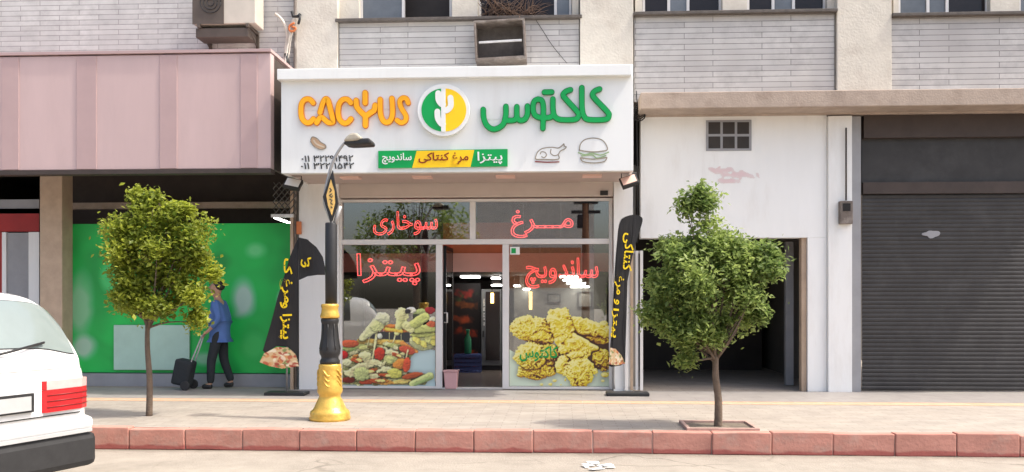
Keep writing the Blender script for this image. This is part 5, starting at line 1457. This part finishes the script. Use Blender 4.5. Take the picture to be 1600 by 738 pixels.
        for z0_, z1_, k in ((.66, .83, 0), (.832, .90, 1)):
            A_ = [g.bm.verts.new((x, y * sd, z0_)) for x, y in pts]; B_ = [g.bm.verts.new((x, y * sd, z1_)) for x, y in pts]
            C_ = [g.bm.verts.new((x + .05, (y - .05) * sd, z0_)) for x, y in pts]; D_ = [g.bm.verts.new((x + .05, (y - .05) * sd, z1_)) for x, y in pts]
            for i in range(3):
                for q in ((A_[i], A_[i + 1], B_[i + 1], B_[i]), (B_[i], B_[i + 1], D_[i + 1], D_[i]), (A_[i], C_[i], C_[i + 1], A_[i + 1])):
                    f = g.bm.faces.new(q); f.material_index = k
            f = g.bm.faces.new((A_[0], B_[0], D_[0], C_[0])); f = g.bm.faces.new((A_[3], C_[3], D_[3], B_[3]))
        tlp = g.build('tail_lamp', ['tail_red', 'tail_pink'], root)
        g = MB()
        for zz_ in (.70, .745, .79): g.tube([(x - .004, (y + .002) * sd, zz_) for x, y in pts], .004, 5)
        g.build('lens_rib', 'dark_red', tlp)
        g = MB(); g.box(1.96, 2.05, sd * .45, sd * .70, .62, .76); g.build('headlight', 'alu', root, bevel=.03)
    # bumpers: grey strip over black
    def bumper(x0, x1, yh, z0_, z1_, m__, name, par=root):
        g = MB(); g.box(x0, x1, -yh, yh, z0_, z1_); return g.build(name, m__, par, bevel=.05)
    bb = bumper(-2.12, -1.80, .82, .20, .47, 'rubber', 'rear_bumper')
    bumper(-2.10, -1.82, .815, .472, .60, 'car_white', 'bumper_strip', bb)
    g = MB(); g.box(-2.125, -2.105, -.76, .76, .475, .50); g.build('bumper_trim', 'bumper_grey', bb)
    bumper(1.85, 2.14, .84, .22, .50, 'rubber', 'front_bumper')
    g = MB(); g.box(-2.075, -2.052, -.27, .27, .68, .82); pl = g.build('plate_recess', 'black', body)
    g = MB(); g.box(-2.083, -2.076, -.24, .24, .695, .80); g.build('number_plate', 'bumper_grey', pl)
    g = MB(); g.box(-2.066, -2.04, -.70, .70, .628, .636); g.build('bumper_gap', 'black_matte', body)
    g = MB(); g.tube([(-2.02, .10, 1.10), (-2.05, -.1, 1.14), (-2.0, -.42, 1.19)], .010, 5); g.build('wiper', 'black', body)
    for x in (-1.25, 1.28):
        for sd in (1, -1):
            g = MB()
            pts = [(.20, -.02), (.29, -.02), (.30, 0), (.30, .14), (.29, .16), (.20, .16)]
            seg = 28; rings = []
            for r_, o_ in pts: rings.append([g.bm.verts.new((x + r_ * math.cos(2 * math.pi * k / seg), sd * (.70 + o_), .30 + r_ * math.sin(2 * math.pi * k / seg))) for k in range(seg)])
            for a in range(len(rings) - 1):
                for k in range(seg): f = g.bm.faces.new((rings[a][k], rings[a][(k + 1) % seg], rings[a + 1][(k + 1) % seg], rings[a + 1][k])); f.smooth = True
            wh = g.build('wheel', 'rubber', root)
            g = MB()
            rings = [[g.bm.verts.new((x + r_ * math.cos(2 * math.pi * k / seg), sd * o_, .30 + r_ * math.sin(2 * math.pi * k / seg))) for k in range(seg)] for r_, o_ in ((.2, .856), (.17, .83), (.06, .85))]
            for a in range(2):
                for k in range(seg): g.bm.faces.new((rings[a][k], rings[a][(k + 1) % seg], rings[a + 1][(k + 1) % seg], rings[a + 1][k]))
            g.bm.faces.new(rings[-1]); g.build('rim', 'alu', wh)
        g = MB()
    for sd in (1, -1):
        g = MB(); g.box(.62, .80, sd * .86, sd * 1.02, 1.02, 1.14); g.build('side_mirror', 'black', body, bevel=.03)
    return root
cr = car()
head = R(90 + 3 + 68)            # heading measured from +x
d_ = Vector((math.cos(head), math.sin(head), 0)); right = Vector((d_.y, -d_.x, 0))
# right rear corner seen at pixel x=137, 7.25 m ahead
u = (137 - 800) / F_PX
corner = CAM + Vector((CA * u - SA, SA * u + CA, 0)) * 7.25; corner.z = -.21
cr.location = corner + d_ * 2.0 - right * .83
cr.rotation_euler = (0, 0, head)

# ================================================================== PERSON with a trolley bag
def skin_mesh(name, verts, edges, radii, m_, parent, root_i=0, sub=2):
    me = bpy.data.meshes.new(name); me.from_pydata(verts, edges, []); me.update()
    o = bpy.data.objects.new(name, me); COL.objects.link(o)
    o.modifiers.new('skin', 'SKIN'); 
    if not me.skin_vertices: 
        bpy.context.view_layer.objects.active = o
    lay = me.skin_vertices[0].data
    for i, r_ in enumerate(radii):
        lay[i].radius = r_ if isinstance(r_, tuple) else (r_, r_); lay[i].use_root = (i == root_i)
    sb = o.modifiers.new('subdivision', 'SUBSURF'); sb.levels = sub; sb.render_levels = sub
    bpy.context.view_layer.update()
    dg = bpy.context.evaluated_depsgraph_get()
    me2 = bpy.data.meshes.new_from_object(o.evaluated_get(dg)); bpy.data.objects.remove(o)
    me2.materials.clear(); me2.materials.append(M[m_])
    for p in me2.polygons: p.use_smooth = True
    o2 = bpy.data.objects.new(name, me2); COL.objects.link(o2); o2.parent = parent
    return o2
pb = on_ground(344, 607.5)
ps = thing('person', 'person in a blue shirt and dark trousers walking with a dark trolley bag', 'person', pb)
# facing -x (left); x forward = -1
HP = .84
J = {'pel': (0, 0, HP), 'wst': (-.01, 0, HP + .14), 'chs': (-.02, 0, HP + .34), 'nkb': (-.03, 0, HP + .47), 'nck': (-.045, 0, HP + .51), 'hd0': (-.06, 0, HP + .57), 'hd1': (-.065, 0, HP + .66), 'hd2': (-.05, 0, HP + .72),
     'sL': (-.02, -.17, HP + .43), 'eL': (.06, -.21, HP + .19), 'wL': (-.10, -.20, HP + .02), 'hL': (-.15, -.20, HP - .02),
     'sR': (-.02, .17, HP + .43), 'eR': (.05, .21, HP + .18), 'wR': (.02, .20, HP - .04), 'hR': (.0, .20, HP - .10),
     'pL': (0, -.085, HP - .03), 'kL': (-.10, -.09, HP - .42), 'aL': (-.11, -.09, .07), 'tL': (-.24, -.09, .03),
     'pR': (0, .085, HP - .03), 'kR': (.02, .09, HP - .42), 'aR': (.14, .09, .09), 'tR': (.02, .09, .035)}
def chain(keys, edges, radii, name, m_, root_k=0, sub=2):
    idx = {k: i for i, k in enumerate(keys)}
    return skin_mesh(name, [J[k] for k in keys], [(idx[a], idx[b]) for a, b in edges], radii, m_, ps, root_k, sub)
fingers = {}
keys = list(J.keys())
edges = [('pel', 'wst'), ('wst', 'chs'), ('chs', 'nkb'), ('nkb', 'nck'), ('nck', 'hd0'), ('hd0', 'hd1'), ('hd1', 'hd2'), ('chs', 'sL'), ('sL', 'eL'), ('eL', 'wL'), ('wL', 'hL'), ('chs', 'sR'), ('sR', 'eR'), ('eR', 'wR'), ('wR', 'hR'), ('pel', 'pL'), ('pL', 'kL'), ('kL', 'aL'), ('aL', 'tL'), ('pel', 'pR'), ('pR', 'kR'), ('kR', 'aR'), ('aR', 'tR')]
rad = {'pel': .085, 'wst': .085, 'chs': (.10, .12), 'nkb': .06, 'nck': .048, 'hd0': .078, 'hd1': .098, 'hd2': .082, 'sL': .05, 'eL': .038, 'wL': .026, 'hL': (.022, .032), 'sR': .05, 'eR': .038, 'wR': .026, 'hR': (.022, .032), 'pL': .07, 'kL': .052, 'aL': .036, 'tL': .03, 'pR': .07, 'kR': .052, 'aR': .036, 'tR': .03}
# fingers and thumbs
for hand, side, dirv in (('hL', -1, Vector((-.75, 0, -.65))), ('hR', 1, Vector((-.25, 0, -.95)))):
    h0 = Vector(J[hand])
    for fi, (ln, oy) in enumerate(((.065, -.027), (.075, -.009), (.07, .009), (.055, .026))):
        a = h0 + Vector((0, oy, -.005)); b = a + dirv * ln * .55; c_ = b + (dirv + Vector((.6, 0, -.2))).normalized() * ln * .5
        for nm, v in (('a', a), ('b', b), ('c', c_)): J[f'{hand}{fi}{nm}'] = tuple(v); keys.append(f'{hand}{fi}{nm}'); rad[f'{hand}{fi}{nm}'] = .009
        edges += [(hand, f'{hand}{fi}a'), (f'{hand}{fi}a', f'{hand}{fi}b'), (f'{hand}{fi}b', f'{hand}{fi}c')]
    a = h0 + Vector((-.02, -side * .03, .01)); b = a + Vector((-.03, -side * .015, -.03))
    J[hand + 'ta'] = tuple(a); J[hand + 'tb'] = tuple(b); keys += [hand + 'ta', hand + 'tb']; rad[hand + 'ta'] = .011; rad[hand + 'tb'] = .009
    edges += [(hand, hand + 'ta'), (hand + 'ta', hand + 'tb')]
body = chain(keys, edges, [rad[k] for k in keys], 'body', 'skin')
g2 = {'pel': .150, 'wst': .140, 'chs': (.118, .135), 'nkb': .066, 'sL': .064, 'eL': .05, 'sR': .064, 'eR': .05}
J['hem'] = (0, 0, HP - .15); J['wL2'] = tuple(Vector(J['eL']).lerp(Vector(J['wL']), .75)); J['wR2'] = tuple(Vector(J['eR']).lerp(Vector(J['wR']), .75))
k2 = ['pel', 'hem', 'wst', 'chs', 'nkb', 'sL', 'eL', 'wL2', 'sR', 'eR', 'wR2']; g2.update({'hem': .145, 'wL2': .040, 'wR2': .040})
chain(k2, [('pel', 'hem'), ('pel', 'wst'), ('wst', 'chs'), ('chs', 'nkb'), ('chs', 'sL'), ('sL', 'eL'), ('eL', 'wL2'), ('chs', 'sR'), ('sR', 'eR'), ('eR', 'wR2')], [g2[k] for k in k2], 'shirt', 'blue_cloth')
J['tw'] = (-.005, 0, HP + .09)
k3 = ['pel', 'tw', 'pL', 'kL', 'aL', 'pR', 'kR', 'aR']
chain(k3, [('pel', 'tw'), ('pel', 'pL'), ('pL', 'kL'), ('kL', 'aL'), ('pel', 'pR'), ('pR', 'kR'), ('kR', 'aR')], [.118, .112, .092, .070, .056, .092, .070, .056], 'trousers', 'dark_cloth')
for s_ in 'LR':
    J['ah'] = tuple(Vector(J['a' + s_]) + Vector((.03, 0, -.03))); J['am'] = tuple(Vector(J['a' + s_]).lerp(Vector(J['t' + s_]), .55) + Vector((0, 0, -.005)))
    chain(['ah', 'am', 't' + s_], [('ah', 'am'), ('am', 't' + s_)], [.045, .042, .036], 'shoe', 'shoe')
# hair and face
J['c0'] = (-.015, 0, HP + .60); J['c1'] = (-.012, 0, HP + .68); J['c2'] = (-.05, 0, HP + .755)
chain(['c0', 'c1', 'c2'], [('c0', 'c1'), ('c1', 'c2')], [.082, .098, .082], 'hair', 'hair')
g = MB(); h1 = Vector(J['hd1']) + Vector((-.085, 0, 0))
g.tube([h1 + Vector((.01, 0, .025)), h1 + Vector((-.018, 0, -.012)), h1 + Vector((.005, 0, -.018))], [.007, .012, .006], 6)
nm = g.build('nose', 'skin'); nm.parent = body
for sy in (-1, 1):
    g = MB(); e = h1 + Vector((.012, sy * .032, .03)); g.tube([e + Vector((0, -.012, 0)), e + Vector((-.004, 0, .003)), e + Vector((0, .012, 0))], [.004, .007, .004], 6)
    o_ = g.build('eye', 'ink'); o_.parent = body
g = MB(); e = h1 + Vector((.0, 0, -.045)); g.tube([e + Vector((.008, -.022, 0)), e, e + Vector((.008, .022, 0))], .005, 6); o_ = g.build('mouth', 'dark_red'); o_.parent = body
# trolley bag held in the left hand
hL = Vector(pb) + Vector(J['hL'])
tb = Vector((X(292, pb.y), pb.y - .20, 0))
tr = thing('trolley_bag', 'dark upright trolley bag beside the walking person in blue', 'bag', tb)
g = MB(); rot = Matrix.Rotation(R(12), 3, 'Y')
g.box(tb.x - .13, tb.x + .13, tb.y - .12, tb.y + .12, .07, .45, rot=rot, piv=(tb.x, tb.y, .06)); g.build('bag', 'dark_cloth', tr, bevel=.04)
g = MB()
for sy in (-.07, .07): g.tube([(tb.x + .13, tb.y + sy, .10), (tb.x + .18, tb.y + sy, .42), (hL.x - .03, hL.y + sy * .5, hL.z - .03)], .011, 6)
g.tube([(hL.x - .03, hL.y - .06, hL.z - .03), (hL.x - .03, hL.y + .06, hL.z - .03)], .014, 8)
g.build('handle', 'steel', tr)
for sy in (-.15, .15):
    g = MB(); pts = [(0, -.02), (.06, -.02), (.07, -.01), (.07, .01), (.06, .02), (0.001, .02)]
    rings = [[g.bm.verts.new((tb.x + .12 + r_ * math.cos(k * math.pi / 8), tb.y + sy + o_, .072 + r_ * math.sin(k * math.pi / 8))) for k in range(16)] for r_, o_ in pts[1:5]]
    for a in range(3):
        for k in range(16): g.bm.faces.new((rings[a][k], rings[a][(k + 1) % 16], rings[a + 1][(k + 1) % 16], rings[a + 1][k]))
    g.bm.faces.new(rings[0][::-1]); g.bm.faces.new(rings[-1]); g.build('wheel', 'rubber', tr)

# ================================================================== litter and road details
g = MB(); rs = random.Random(9)
for i in range(9):
    c = on_ground(rs.uniform(912, 985), rs.uniform(724, 737), -.21)
    a = rs.uniform(0, 3.1); L_ = rs.uniform(.03, .08)
    d1 = Vector((math.cos(a), math.sin(a), 0)) * L_; d2 = Vector((-math.sin(a), math.cos(a), 0)) * L_ * .5
    g.bm.faces.new([g.bm.verts.new(c + v + Vector((0, 0, .006 + rs.uniform(0, .012)))) for v in (-d1 - d2, d1 - d2, d1 + d2 * 1.3, -d1 + d2)])
tag(g.build('litter', 'white', fix=False), 'scraps of pale and dark litter on the road edge at the lower right', 'litter', kind='stuff')

# ================================================================== ACROSS THE STREET (seen reflected in the shop glass)
ob = thing('opposite_building', 'cream building across the street reflected in the upper right pane', 'building', (-2, -36, -.2))
g = MB(); g.box(-4.5, 1.9, -42, -36, -.2, 9); g.build('wall', 'opp_wall', ob)
g = MB(); g.box(-4.4, 1.2, -35.99, -35.95, 2.0, 4.2); g.build('shop_band', 'interior_brown', ob)
up = thing('utility_pole', 'brown utility pole across the street reflected beside the grey sky', 'utility pole', (1.09, -24, -.2))
g = MB(); g.tube([(1.09, -24, -.2), (1.09, -24, 7.5)], [.18, .13], 10); g.build('pole', 'pole_brown', up)
g = MB(); g.box(.5, 1.7, -24.1, -23.9, 4.9, 5.02); g.box(.6, 1.6, -24.2, -23.8, 5.3, 5.4); g.build('crossarm', 'black', up)
g = MB(); g.box(.75, 1.0, -24.3, -23.9, 4.3, 4.85); g.build('transformer', 'black', up, bevel=.03)
tr3 = make_tree('roadside_tree', 'large tree across the street reflected in the upper left pane', (-5.6, -22, -.2),
          [(-1.2, 4.4, 1.0), (1.0, 4.6, 1.0), (0, 5.6, 1.1), (-.4, 3.6, .9), (1.6, 3.6, .8), (-2.0, 3.6, .7), (.4, 6.6, .8)], 'leaf_b', 5000, 21, leaf=.17, trunk_r=.14)
print('script done')
